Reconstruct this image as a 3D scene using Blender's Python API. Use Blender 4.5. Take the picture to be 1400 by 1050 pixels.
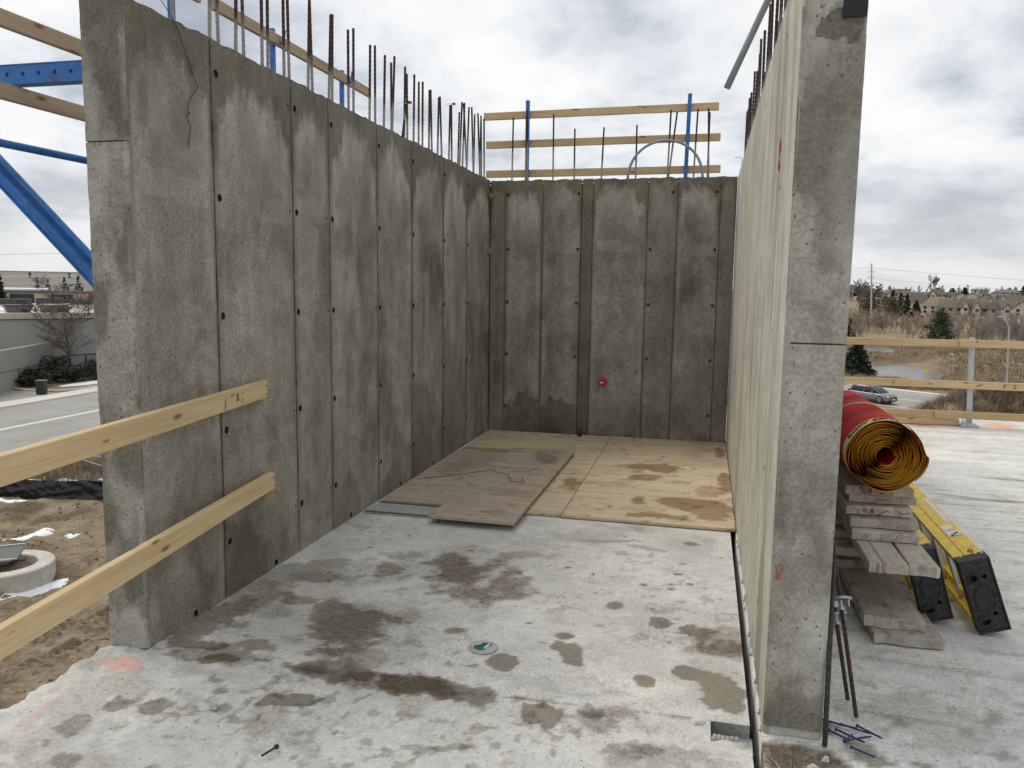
import bpy, bmesh, math, random
import numpy as np
from mathutils import Vector, Matrix, Euler

for o in list(bpy.data.objects):
    bpy.data.objects.remove(o, do_unlink=True)
SC = bpy.context.scene
COL = SC.collection
R = math.radians

# ------------------------------------------------------------------ camera
PITCH, YAW, ROLL, CAM_H = 0.1211, 0.2363, 0.0140, 1.6
cy_, sy_, cp_, sp_ = math.cos(YAW), math.sin(YAW), math.cos(PITCH), math.sin(PITCH)
fwd = Vector((-sy_*cp_, cy_*cp_, -sp_))
rgt = Vector((cy_, sy_, 0))
upv = rgt.cross(fwd)
r2 = math.cos(ROLL)*rgt + math.sin(ROLL)*upv
u2 = -math.sin(ROLL)*rgt + math.cos(ROLL)*upv
cam_d = bpy.data.cameras.new('camera')
cam = bpy.data.objects.new('camera', cam_d)
COL.objects.link(cam)
M = Matrix((r2, u2, -fwd)).transposed().to_4x4()
M.translation = Vector((0, 0, CAM_H))
cam.matrix_world = M
cam_d.sensor_width = 36
cam_d.lens = 36*1085.1/1400
cam_d.clip_start = 0.05
cam_d.clip_end = 6000
SC.camera = cam
SC.render.resolution_x, SC.render.resolution_y = 1024, 768

# ------------------------------------------------------------------ sky, sun, exposure
SUN_EL, SUN_AZ = 56.0, -62.0            # azimuth from +Y towards +X (degrees); the sun stands to the left, a little beyond
W = bpy.data.worlds.new('World')
SC.world = W
W.use_nodes = True
nt = W.node_tree
nt.nodes.clear()
def wn(t, **k):
    n = nt.nodes.new(t)
    for a, b in k.items():
        setattr(n, a, b)
    return n
out = wn('ShaderNodeOutputWorld')
bg = wn('ShaderNodeBackground')
bg.inputs['Strength'].default_value = 0.10
sky = wn('ShaderNodeTexSky', sky_type='NISHITA', sun_disc=False)
sky.sun_elevation = R(SUN_EL)
sky.sun_rotation = R(SUN_AZ)
sky.air_density = 1.0
sky.dust_density = 2.0
tc = wn('ShaderNodeTexCoord')
sep = wn('ShaderNodeSeparateXYZ')
nt.links.new(tc.outputs['Generated'], sep.inputs[0])
def wmath(op, a, b=None, clamp=False):
    n = wn('ShaderNodeMath', operation=op, use_clamp=clamp)
    for i, s in enumerate((a, b)):
        if s is None:
            continue
        if isinstance(s, (int, float)):
            n.inputs[i].default_value = s
        else:
            nt.links.new(s, n.inputs[i])
    return n.outputs[0]
zc = wmath('ADD', wmath('ABSOLUTE', sep.outputs['Z']), 0.30)
px_ = wmath('DIVIDE', sep.outputs['X'], zc)
py_ = wmath('DIVIDE', sep.outputs['Y'], zc)
cmb = wn('ShaderNodeCombineXYZ')
nt.links.new(px_, cmb.inputs[0]); nt.links.new(py_, cmb.inputs[1]); cmb.inputs[2].default_value = 5.2
def wnoise(scale, detail, rough, dist):
    n = wn('ShaderNodeTexNoise')
    nt.links.new(cmb.outputs[0], n.inputs['Vector'])
    n.inputs['Scale'].default_value = scale
    n.inputs['Detail'].default_value = detail
    n.inputs['Roughness'].default_value = rough
    n.inputs['Distortion'].default_value = dist
    return n.outputs['Fac']
n1 = wnoise(1.75, 9, 0.58, 0.15)
n2 = wnoise(0.62, 4, 0.5, 0.2)
cl = wmath('ADD', wmath('MULTIPLY', n1, 0.74), wmath('MULTIPLY', n2, 0.26))
ramp = wn('ShaderNodeValToRGB')
nt.links.new(cl, ramp.inputs[0])
e = ramp.color_ramp.elements
e[0].position = 0.365; e[0].color = (0.385, 0.42, 0.48, 1)
e[1].position = 0.585; e[1].color = (1.0, 0.995, 0.98, 1)
for p, c in ((0.43, (0.54, 0.575, 0.635, 1)), (0.48, (0.73, 0.76, 0.805, 1)), (0.53, (0.90, 0.915, 0.93, 1))):
    k = e.new(p); k.color = c
# clouds thin out and pale towards the horizon
hz = wn('ShaderNodeMapRange')
nt.links.new(wmath('ABSOLUTE', sep.outputs['Z']), hz.inputs[0])
hz.inputs['From Min'].default_value = 0.0; hz.inputs['From Max'].default_value = 0.16
hz.inputs['To Min'].default_value = 0.72; hz.inputs['To Max'].default_value = 0.0
mixh = wn('ShaderNodeMix', data_type='RGBA')
nt.links.new(hz.outputs[0], mixh.inputs['Factor'])
nt.links.new(ramp.outputs[0], mixh.inputs[6])
mixh.inputs[7].default_value = (0.79, 0.80, 0.80, 1)
cs = wn('ShaderNodeVectorMath', operation='SCALE')
nt.links.new(mixh.outputs[2], cs.inputs[0]); cs.inputs['Scale'].default_value = 9.6
mixs = wn('ShaderNodeMix', data_type='RGBA')
mixs.inputs['Factor'].default_value = 0.93
nt.links.new(sky.outputs[0], mixs.inputs[6])
nt.links.new(cs.outputs[0], mixs.inputs[7])
nt.links.new(mixs.outputs[2], bg.inputs['Color'])
nt.links.new(bg.outputs[0], out.inputs['Surface'])

sun_d = bpy.data.lights.new('sun', 'SUN')
sun_d.energy = 1.5
sun_d.angle = R(24)
sun_d.color = (1.0, 0.945, 0.84)
sun = bpy.data.objects.new('sun', sun_d)
COL.objects.link(sun)
sdir = Vector((math.sin(R(SUN_AZ))*math.cos(R(SUN_EL)), math.cos(R(SUN_AZ))*math.cos(R(SUN_EL)), math.sin(R(SUN_EL))))
sun.rotation_euler = sdir.to_track_quat('Z', 'Y').to_euler()
sun.location = sdir*60
SC.view_settings.view_transform = 'Standard'
SC.view_settings.look = 'None'
SC.view_settings.exposure = 0.10
SC.view_settings.gamma = 1.0
SC.view_settings.use_curve_mapping = False

# ------------------------------------------------------------------ noise for shapes and wear
_rng = np.random.RandomState(7)
_T = _rng.rand(8, 256, 256)
def vnoise(x, y, k=0):
    x = np.asarray(x, float); y = np.asarray(y, float)
    xi = np.floor(x).astype(int); yi = np.floor(y).astype(int)
    fx = x-xi; fy = y-yi
    fx = fx*fx*(3-2*fx); fy = fy*fy*(3-2*fy)
    T = _T[k % 8]
    a = T[xi % 256, yi % 256]; b = T[(xi+1) % 256, yi % 256]
    c = T[xi % 256, (yi+1) % 256]; d = T[(xi+1) % 256, (yi+1) % 256]
    return (a*(1-fx)+b*fx)*(1-fy)+(c*(1-fx)+d*fx)*fy
def fbm(x, y, k=0, o=4):
    s = 0; a = 0.5; t = 0
    for i in range(o):
        s = s+a*vnoise(np.asarray(x)*2**i+17.3*i, np.asarray(y)*2**i+9.1*i, k+i); t += a; a *= 0.5
    return s/t
def sstep(a, b, x):
    t = np.clip((np.asarray(x, float)-a)/(b-a), 0, 1)
    return t*t*(3-2*t)

# ------------------------------------------------------------------ materials
MATS = {}
class NG:
    def __init__(s, name):
        s.m = bpy.data.materials.new(name); s.m.use_nodes = True
        s.t = s.m.node_tree; s.t.nodes.clear()
        s.o = s.n('ShaderNodeOutputMaterial'); s.b = s.n('ShaderNodeBsdfPrincipled')
        s.t.links.new(s.b.outputs[0], s.o.inputs[0])
        MATS[name] = s.m
    def n(s, t, **k):
        n = s.t.nodes.new(t)
        for a, b in k.items():
            setattr(n, a, b)
        return n
    def put(s, sock, v):
        if isinstance(v, (int, float)):
            sock.default_value = v
        elif isinstance(v, (tuple, list)):
            sock.default_value = (*v, 1) if (len(v) == 3 and len(sock.default_value) == 4) else v
        else:
            s.t.links.new(v, sock)
    def math(s, op, a, b=0.0, clamp=False):
        n = s.n('ShaderNodeMath', operation=op, use_clamp=clamp)
        s.put(n.inputs[0], a); s.put(n.inputs[1], b)
        return n.outputs[0]
    def mix(s, f, a, b, blend='MIX'):
        n = s.n('ShaderNodeMix', data_type='RGBA', blend_type=blend)
        s.put(n.inputs['Factor'], f); s.put(n.inputs[6], a); s.put(n.inputs[7], b)
        return n.outputs[2]
    def pos(s):
        return s.n('ShaderNodeNewGeometry').outputs['Position']
    def obj(s):
        return s.n('ShaderNodeTexCoord').outputs['Object']
    def mapv(s, v, sc=(1, 1, 1), loc=(0, 0, 0)):
        n = s.n('ShaderNodeMapping'); s.put(n.inputs['Vector'], v)
        n.inputs['Scale'].default_value = sc; n.inputs['Location'].default_value = loc
        return n.outputs[0]
    def noise(s, v, scale, detail=4, rough=0.55, dist=0.0):
        n = s.n('ShaderNodeTexNoise'); s.put(n.inputs['Vector'], v)
        n.inputs['Scale'].default_value = scale; n.inputs['Detail'].default_value = detail
        n.inputs['Roughness'].default_value = rough; n.inputs['Distortion'].default_value = dist
        return n.outputs['Fac']
    def vor(s, v, scale, feature='F1'):
        n = s.n('ShaderNodeTexVoronoi', feature=feature); s.put(n.inputs['Vector'], v)
        n.inputs['Scale'].default_value = scale
        return n.outputs['Distance']
    def ramp(s, f, stops):
        n = s.n('ShaderNodeValToRGB'); s.put(n.inputs[0], f)
        e = n.color_ramp.elements
        while len(e) < len(stops):
            e.new(0.5)
        for k, (p, c) in zip(e, stops):
            k.position = p
            k.color = (c, c, c, 1) if isinstance(c, (int, float)) else (*c, 1)
        return n.outputs[0]
    def rng(s, f, a, b, c=0.0, d=1.0):
        n = s.n('ShaderNodeMapRange'); s.put(n.inputs[0], f)
        for i, v in enumerate((a, b, c, d)):
            n.inputs[i+1].default_value = v
        return n.outputs[0]
    def attr(s, name, kind='GEOMETRY'):
        return s.n('ShaderNodeAttribute', attribute_name=name, attribute_type=kind)
    def bump(s, h, strength, dist):
        n = s.n('ShaderNodeBump'); s.put(n.inputs['Height'], h)
        n.inputs['Strength'].default_value = strength; n.inputs['Distance'].default_value = dist
        s.t.links.new(n.outputs[0], s.b.inputs['Normal'])
    def done(s, col, rough, metal=0.0, spec=None):
        s.put(s.b.inputs['Base Color'], col); s.put(s.b.inputs['Roughness'], rough); s.put(s.b.inputs['Metallic'], metal)
        if spec is not None:
            s.b.inputs['Specular IOR Level'].default_value = spec
        return s.m

def concrete(name, c1, c2, streak=0.0, pit=1.0, bump=0.6, damp_mul=(0.50, 0.49, 0.44), rnd=0.10, horiz=0.0, paint=False, blotch=0.5, grain=0.6, grime=0.0):
    g = NG(name); p = g.pos()
    a = g.noise(p, 1.5, 4, 0.66); b = g.noise(p, 8.5, 5, 0.70, 0.6); c = g.noise(p, 70, 2, 0.65)
    f = g.math('ADD', g.math('MULTIPLY', a, 0.5), g.math('MULTIPLY', b, 0.5))
    col = g.mix(g.rng(f, 0.38, 0.62), c1, c2)
    bl = g.noise(g.mapv(p, (3.2, 3.2, 2.2), (7, 3, 1)), 1.0, 6, 0.74, 0.8)
    col = g.mix(blotch, col, g.ramp(bl, [(0.36, 0.22), (0.47, 0.47), (0.55, 0.53), (0.68, 0.74)]), 'OVERLAY')
    if streak:
        st = g.noise(g.mapv(p, (11, 11, 0.55)), 1.0, 4, 0.62, 0.2)
        col = g.mix(streak, col, g.ramp(st, [(0.3, 0.30), (0.5, 0.55), (0.7, 0.80)]), 'OVERLAY')
    if horiz:
        st = g.noise(g.mapv(p, (0.55, 7.5, 1)), 1.0, 6, 0.66, 0.5)
        col = g.mix(horiz, col, g.ramp(st, [(0.36, 0.18), (0.46, 0.50), (0.7, 0.66)]), 'OVERLAY')
    col = g.mix(grain, col, g.ramp(c, [(0.28, 0.26), (0.5, 0.5), (0.74, 0.72)]), 'OVERLAY')
    if grime:
        gm = g.math('MULTIPLY', g.rng(bl, 0.50, 0.62), g.rng(b, 0.44, 0.60))
        col = g.mix(g.math('MULTIPLY', gm, grime), col, (0.27, 0.225, 0.165))
        gb = g.rng(g.noise(g.mapv(p, (1.3, 2.6, 1), (2, 9, 4)), 1.0, 6, 0.6, 0.8), 0.52, 0.66)
        col = g.mix(g.math('MULTIPLY', gb, grime*0.7), col, (0.40, 0.42, 0.435))
        sk = g.math('MULTIPLY', g.math('LESS_THAN', g.vor(p, 52), 0.15), g.math('GREATER_THAN', b, 0.535))
        col = g.mix(g.math('MULTIPLY', sk, 0.75*min(1, grime*1.6)), col, (0.17, 0.15, 0.12))
    oi = g.n('ShaderNodeObjectInfo').outputs['Random']
    hs = g.n('ShaderNodeHueSaturation'); g.put(hs.inputs['Color'], col)
    g.put(hs.inputs['Value'], g.rng(oi, 0, 1, 1-rnd, 1+rnd)); col = hs.outputs[0]
    at = g.attr('stain'); sp = g.n('ShaderNodeSeparateColor'); g.put(sp.inputs[0], at.outputs['Color'])
    br = g.math('ADD', g.rng(b, 0.3, 0.7, -0.30, 0.30), g.rng(g.noise(p, 34, 2, 0.7), 0.3, 0.7, -0.26, 0.26))
    def edge(s):
        return g.rng(g.math('ADD', s, g.math('MULTIPLY', br, g.math('MULTIPLY', s, g.math('SUBTRACT', 1.25, s)))), 0.06, 0.80)
    lt = edge(sp.outputs[1]); dm = edge(sp.outputs[0]); md = edge(sp.outputs[2])
    col = g.mix(g.math('MULTIPLY', lt, 0.50), col, g.mix(c, (0.47, 0.465, 0.43), (0.62, 0.615, 0.58)))
    col = g.mix(md, col, g.mix(g.rng(c, 0.35, 0.65), (0.13, 0.103, 0.072), (0.27, 0.225, 0.165)))
    col = g.mix(dm, col, g.mix(1.0, col, damp_mul, 'MULTIPLY'))
    if paint:
        pt = g.attr('paint')
        col = g.mix(g.math('MULTIPLY', pt.outputs['Alpha'], g.rng(b, 0.35, 0.6, 0.45, 1.0)), col, pt.outputs['Color'])
    v = g.vor(p, 34); vm = g.math('GREATER_THAN', bl, 0.52)
    hole = g.math('MULTIPLY', g.math('LESS_THAN', v, 0.13*pit), vm)
    v2 = g.vor(g.mapv(p, loc=(3, 5, 7)), 10); hole2 = g.math('MULTIPLY', g.math('LESS_THAN', v2, 0.036*pit), g.math('GREATER_THAN', a, 0.48))
    hole = g.math('MAXIMUM', hole, hole2)
    col = g.mix(g.math('MULTIPLY', hole, 0.75), col, (0.06, 0.055, 0.048))
    h = g.math('ADD', g.math('MULTIPLY', c, 0.5), g.math('MULTIPLY', g.noise(p, 12, 3, 0.7), 0.7))
    g.bump(h, bump, 0.006)
    return g.done(col, g.rng(dm, 0, 1, 0.92, 0.68), spec=0.35)
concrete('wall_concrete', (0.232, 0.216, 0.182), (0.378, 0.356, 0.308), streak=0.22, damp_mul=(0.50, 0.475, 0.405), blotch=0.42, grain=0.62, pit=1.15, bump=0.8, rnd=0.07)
concrete('end_concrete', (0.215, 0.205, 0.170), (0.375, 0.358, 0.305), streak=0.12, pit=1.2, bump=0.9, rnd=0.03, blotch=0.52, grain=0.55)
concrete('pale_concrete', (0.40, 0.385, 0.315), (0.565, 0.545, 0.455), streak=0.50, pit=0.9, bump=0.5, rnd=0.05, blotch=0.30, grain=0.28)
concrete('floor_concrete', (0.50, 0.492, 0.468), (0.75, 0.742, 0.715), pit=0.9, bump=1.0, rnd=0.0, damp_mul=(0.42, 0.385, 0.32), paint=True, blotch=0.42, grain=0.7, grime=0.55)
concrete('deck_concrete', (0.51, 0.50, 0.465), (0.76, 0.75, 0.715), pit=0.9, bump=1.1, rnd=0.0, horiz=0.6, damp_mul=(0.45, 0.42, 0.365), paint=True, blotch=0.5, grain=0.8, grime=0.38)
concrete('slab_concrete', (0.49, 0.485, 0.47), (0.72, 0.715, 0.70), pit=0.6, rnd=0)
concrete('core_concrete', (0.105, 0.098, 0.08), (0.18, 0.17, 0.142), pit=1.0, bump=0.8, rnd=0.0)

def wood(name, c1, c2, grain=0.5, knot=True, rough=0.75, cement=0.0, rnd=0.10, knotcol=(0.16, 0.085, 0.04)):
    g = NG(name); o = g.obj()
    oi = g.n('ShaderNodeObjectInfo').outputs['Random']
    off = g.n('ShaderNodeCombineXYZ'); g.put(off.inputs[0], g.math('MULTIPLY', oi, 37.0)); g.put(off.inputs[1], g.math('MULTIPLY', oi, 11.0))
    va = g.n('ShaderNodeVectorMath', operation='ADD'); g.put(va.inputs[0], o); g.put(va.inputs[1], off.outputs[0]); o2 = va.outputs[0]
    gr = g.noise(g.mapv(o2, (1.6, 55, 55)), 1.0, 5, 0.6, 0.6)
    big = g.noise(g.mapv(o2, (1.2, 9, 9)), 1.0, 3, 0.5, 0.5)
    f = g.math('ADD', g.math('MULTIPLY', gr, grain), g.math('MULTIPLY', big, 1-grain))
    col = g.mix(g.rng(f, 0.33, 0.67), c1, c2)
    fine = g.noise(g.mapv(o2, (5, 260, 260)), 1.0, 3, 0.6)
    col = g.mix(0.45, col, g.ramp(fine, [(0.3, 0.34), (0.7, 0.62)]), 'OVERLAY')
    if knot:
        v = g.vor(g.mapv(o2, (4.2, 13, 13)), 1.0)
        k = g.math('MULTIPLY', g.rng(v, 0.20, 0.08), g.math('GREATER_THAN', g.noise(g.mapv(o2, (1.5, 2, 2)), 1.9, 1), 0.46))
        col = g.mix(g.math('MULTIPLY', k, 0.85), col, knotcol)
    if cement:
        ce = g.noise(o2, 6.5, 7, 0.66, 0.8)
        col = g.mix(g.math('MULTIPLY', g.rng(ce, 0.46, 0.62), cement), col, (0.50, 0.475, 0.43))
        dk = g.noise(g.mapv(o2, (1, 1, 1), (4, 4, 4)), 9, 5, 0.6)
        col = g.mix(g.math('MULTIPLY', g.rng(dk, 0.56, 0.7), 0.55), col, (0.09, 0.075, 0.06))
    hs = g.n('ShaderNodeHueSaturation'); g.put(hs.inputs['Color'], col); g.put(hs.inputs['Value'], g.rng(oi, 0, 1, 1-rnd, 1+rnd)); col = hs.outputs[0]
    at = g.attr('stain'); sp = g.n('ShaderNodeSeparateColor'); g.put(sp.inputs[0], at.outputs['Color'])
    br = g.rng(g.noise(o2, 17, 5, 0.65), 0.3, 0.7, -0.3, 0.3)
    ss = g.rng(g.math('ADD', sp.outputs[0], g.math('MULTIPLY', br, g.math('MULTIPLY', sp.outputs[0], g.math('SUBTRACT', 1.3, sp.outputs[0])))), 0.1, 0.85)
    col = g.mix(ss, col, g.mix(1.0, col, (0.50, 0.42, 0.33), 'MULTIPLY'))
    col = g.mix(g.math('MULTIPLY', sp.outputs[1], 0.8), col, (0.33, 0.30, 0.255))
    g.bump(g.math('ADD', gr, g.math('MULTIPLY', fine, 0.6)), 0.35, 0.002)
    return g.done(col, rough, spec=0.3)
wood('lumber', (0.50, 0.35, 0.18), (0.67, 0.51, 0.295), rnd=0.08)
wood('lumber_pale', (0.54, 0.395, 0.205), (0.72, 0.565, 0.335), rnd=0.06)
wood('lumber_tan', (0.36, 0.255, 0.165), (0.50, 0.385, 0.265), rnd=0.08)
wood('old_plank', (0.30, 0.255, 0.20), (0.53, 0.47, 0.39), grain=0.6, cement=0.75, knot=False, rough=0.9, rnd=0.16)
wood('plywood_new', (0.52, 0.405, 0.255), (0.67, 0.55, 0.385), grain=0.3, cement=0.18, knotcol=(0.30, 0.19, 0.11), rnd=0.06)
wood('plywood_old', (0.35, 0.265, 0.195), (0.50, 0.405, 0.315), grain=0.35, cement=0.25, rnd=0.05)

def plain(name, col, rough=0.6, metal=0.0, var=0.25, scale=8, bump=0.0, dirt=None, dirt_amt=0.5, spec=None):
    g = NG(name); p = g.obj()
    n = g.noise(p, scale, 5, 0.6, 0.3)
    c = g.mix(g.rng(n, 0.3, 0.7), tuple(x*(1-var) for x in col), tuple(min(1, x*(1+var)) for x in col))
    if dirt:
        d = g.noise(p, scale*2.7, 6, 0.7, 0.5)
        c = g.mix(g.math('MULTIPLY', g.rng(d, 0.52, 0.66), dirt_amt), c, dirt)
    if bump:
        g.bump(n, bump, 0.004)
    return g.done(c, g.rng(n, 0.3, 0.7, max(0.02, rough-0.08), min(1, rough+0.08)), metal, spec)
plain('blue_paint', (0.014, 0.145, 0.46), 0.42, var=0.35, scale=11, dirt=(0.16, 0.20, 0.26), dirt_amt=0.75)
plain('galvanised', (0.46, 0.48, 0.50), 0.5, 0.6, var=0.2, scale=14)
plain('zinc', (0.40, 0.40, 0.40), 0.45, 0.8, var=0.2)
plain('aluminium', (0.50, 0.51, 0.52), 0.42, 0.75, var=0.15)
plain('rust_steel', (0.055, 0.032, 0.022), 0.85, 0.1, var=0.5, scale=40, bump=0.3)
plain('dark_steel', (0.05, 0.045, 0.04), 0.6, 0.5, var=0.4, scale=30)
plain('lip_steel', (0.13, 0.13, 0.125), 0.6, 0.3, var=0.3, scale=12)
plain('grey_pvc', (0.25, 0.275, 0.295), 0.5, var=0.1)
plain('black_plastic', (0.018, 0.018, 0.020), 0.62, var=0.35, scale=20, dirt=(0.14, 0.135, 0.125), dirt_amt=0.45, bump=0.3)
plain('yellow_fibreglass', (0.83, 0.61, 0.03), 0.5, var=0.14, scale=9, dirt=(0.36, 0.26, 0.07), dirt_amt=0.7)
plain('white_sticker', (0.78, 0.78, 0.78), 0.5, var=0.05)
plain('red_mark', (0.50, 0.035, 0.03), 0.6, var=0.1)
plain('black_mark', (0.02, 0.02, 0.022), 0.8, var=0.1)
plain('brown_ink', (0.16, 0.09, 0.04), 0.85, var=0.2)
plain('nail_blue', (0.02, 0.035, 0.13), 0.45, 0.3, var=0.2)
plain('red_cap', (0.48, 0.02, 0.025), 0.4, var=0.2)
plain('green_plastic', (0.0, 0.115, 0.07), 0.45, var=0.2)
plain('grey_plastic', (0.38, 0.39, 0.39), 0.6, var=0.2, scale=30, dirt=(0.2, 0.19, 0.17))
plain('snow', (0.86, 0.87, 0.89), 0.8, var=0.04, bump=0.4, scale=3)
plain('precast', (0.50, 0.47, 0.42), 0.9, var=0.15, scale=2, dirt=(0.30, 0.26, 0.2))
plain('kerb_concrete', (0.60, 0.575, 0.51), 0.9, var=0.12, scale=0.5)
plain('bin_dark', (0.032, 0.034, 0.030), 0.7, var=0.2)
plain('bark', (0.115, 0.095, 0.085), 0.9, var=0.3, scale=3)
plain('twig', (0.30, 0.245, 0.195), 0.9, var=0.35, scale=0.15)
plain('twig_grey', (0.235, 0.205, 0.185), 0.9, var=0.3, scale=0.15)
plain('straw', (0.37, 0.295, 0.19), 0.9, var=0.35, scale=0.2)
plain('straw_dark', (0.23, 0.18, 0.125), 0.9, var=0.4, scale=0.2)
plain('spruce', (0.024, 0.040, 0.020), 0.85, var=0.5, scale=0.9)
plain('pine_green', (0.052, 0.075, 0.036), 0.85, var=0.5, scale=0.7)
plain('olive_leaf', (0.14, 0.125, 0.055), 0.9, var=0.4, scale=0.6)
plain('juniper', (0.022, 0.040, 0.018), 0.85, var=0.5, scale=1.2)
plain('asphalt', (0.31, 0.30, 0.28), 0.9, var=0.14, scale=0.25, dirt=(0.22, 0.21, 0.195), dirt_amt=0.6)
plain('asphalt_dark', (0.28, 0.265, 0.245), 0.9, var=0.12, scale=0.15)
plain('paint_line', (0.66, 0.64, 0.54), 0.8, var=0.12, scale=1)
plain('wall_white', (0.56, 0.545, 0.51), 0.85, var=0.06, scale=0.3)
plain('wall_grey', (0.37, 0.355, 0.335), 0.9, var=0.10, scale=0.15)
plain('wall_grey_dark', (0.29, 0.278, 0.258), 0.9, var=0.10, scale=0.2)
plain('wall_tan', (0.37, 0.33, 0.275), 0.9, var=0.10, scale=0.4)
plain('wall_beige', (0.52, 0.45, 0.35), 0.9, var=0.08, scale=0.3)
plain('roof_gravel', (0.50, 0.455, 0.365), 0.95, var=0.15, scale=0.3, dirt=(0.30, 0.24, 0.16), dirt_amt=0.6)
plain('roof_tan', (0.25, 0.20, 0.135), 0.95, var=0.12, scale=0.5)
plain('roof_brown', (0.165, 0.128, 0.098), 0.95, var=0.15, scale=0.5)
plain('roof_maroon', (0.135, 0.102, 0.09), 0.95, var=0.15, scale=0.5)
plain('roof_grey', (0.17, 0.165, 0.16), 0.95, var=0.15, scale=0.5)
plain('roof_dark', (0.095, 0.085, 0.080), 0.95, var=0.15, scale=0.5)
plain('unit_dark', (0.10, 0.10, 0.095), 0.6, 0.2, var=0.3, scale=0.8)
plain('unit_brown', (0.155, 0.135, 0.12), 0.7, var=0.3, scale=0.8)
plain('glass_dark', (0.035, 0.042, 0.05), 0.15, var=0.2)
plain('car_paint', (0.215, 0.23, 0.24), 0.28, 0.55, var=0.03)
plain('tyre', (0.018, 0.018, 0.018), 0.85, var=0.2)
plain('rim_dark', (0.05, 0.05, 0.055), 0.35, 0.7, var=0.1)
plain('lamp_clear', (0.75, 0.76, 0.76), 0.2, 0.1, var=0.05)
plain('lamp_red', (0.35, 0.02, 0.02), 0.3, var=0.1)
plain('silt_plastic', (0.018, 0.019, 0.023), 0.38, var=0.3, scale=2)
plain('glass_green', (0.16, 0.33, 0.29), 0.4, var=0.12, scale=0.1)
plain('net_yellow', (0.86, 0.62, 0.07), 0.8, var=0.2, scale=45, dirt=(0.60, 0.12, 0.02), dirt_amt=0.75)
plain('band_yellow', (0.78, 0.66, 0.27), 0.8, var=0.12, scale=30, dirt=(0.55, 0.40, 0.08), dirt_amt=0.4)
plain('yellow_marker', (0.75, 0.72, 0.05), 0.5, var=0.05)
plain('chip_grey', (0.42, 0.41, 0.38), 0.9, var=0.2, scale=40)
plain('wire_dark', (0.03, 0.03, 0.03), 0.6, var=0.2)
# red fabric with quilted ribs
g = NG('net_red'); o = g.obj()
wv = g.n('ShaderNodeTexWave', wave_type='BANDS', bands_direction='Y'); g.put(wv.inputs['Vector'], o); wv.inputs['Scale'].default_value = 7; wv.inputs['Distortion'].default_value = 1.6; wv.inputs['Detail'].default_value = 2; wv.inputs['Detail Scale'].default_value = 2.5
cc = g.mix(wv.outputs['Fac'], (0.30, 0.012, 0.014), (0.66, 0.035, 0.035))
g.bump(wv.outputs['Fac'], 0.9, 0.01); g.done(cc, 0.75, spec=0.3)
# reinforcing bar: rusty towards the free end, splashed with cement near the wall
g = NG('rebar'); o = g.obj(); sx = g.n('ShaderNodeSeparateXYZ'); g.put(sx.inputs[0], o)
f = g.rng(g.math('ADD', sx.outputs['Z'], g.rng(g.noise(o, 9, 4), 0.3, 0.7, -0.08, 0.08)), -0.42, -0.32)
c = g.mix(f, g.mix(g.noise(o, 60, 3), (0.21, 0.205, 0.19), (0.36, 0.35, 0.325)), g.mix(g.noise(o, 35, 4), (0.022, 0.014, 0.012), (0.075, 0.038, 0.026)))
g.done(c, 0.85)
# ground
def soil(name, c1, c2, c3, s1, s2, bump=0.6, bd=0.05):
    g = NG(name); p = g.pos()
    a = g.noise(p, s1, 8, 0.65, 0.5); b = g.noise(p, s2, 6, 0.65, 0.3)
    c = g.mix(g.rng(a, 0.34, 0.66), c1, c2); c = g.mix(g.math('MULTIPLY', g.rng(b, 0.48, 0.68), 0.8), c, c3)
    at = g.attr('stain'); sp = g.n('ShaderNodeSeparateColor'); g.put(sp.inputs[0], at.outputs['Color'])
    c = g.mix(sp.outputs[0], c, (0.30, 0.245, 0.155)); c = g.mix(sp.outputs[1], c, (0.125, 0.09, 0.055))
    g.bump(g.math('ADD', a, b), bump, bd)
    return g.done(c, 0.95, spec=0.2)
soil('dirt', (0.33, 0.26, 0.18), (0.19, 0.142, 0.095), (0.41, 0.34, 0.25), 0.9, 5.0, 1.0, 0.15)
soil('dry_grass', (0.27, 0.215, 0.135), (0.195, 0.15, 0.095), (0.34, 0.275, 0.175), 0.06, 0.5, 0.9, 0.3)
g = NG('pond_water'); n = g.noise(g.mapv(g.pos(), (0.5, 2.0, 1)), 1.0, 3)
g.bump(n, 0.12, 0.05); g.done((0.06, 0.07, 0.072), 0.22)

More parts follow.
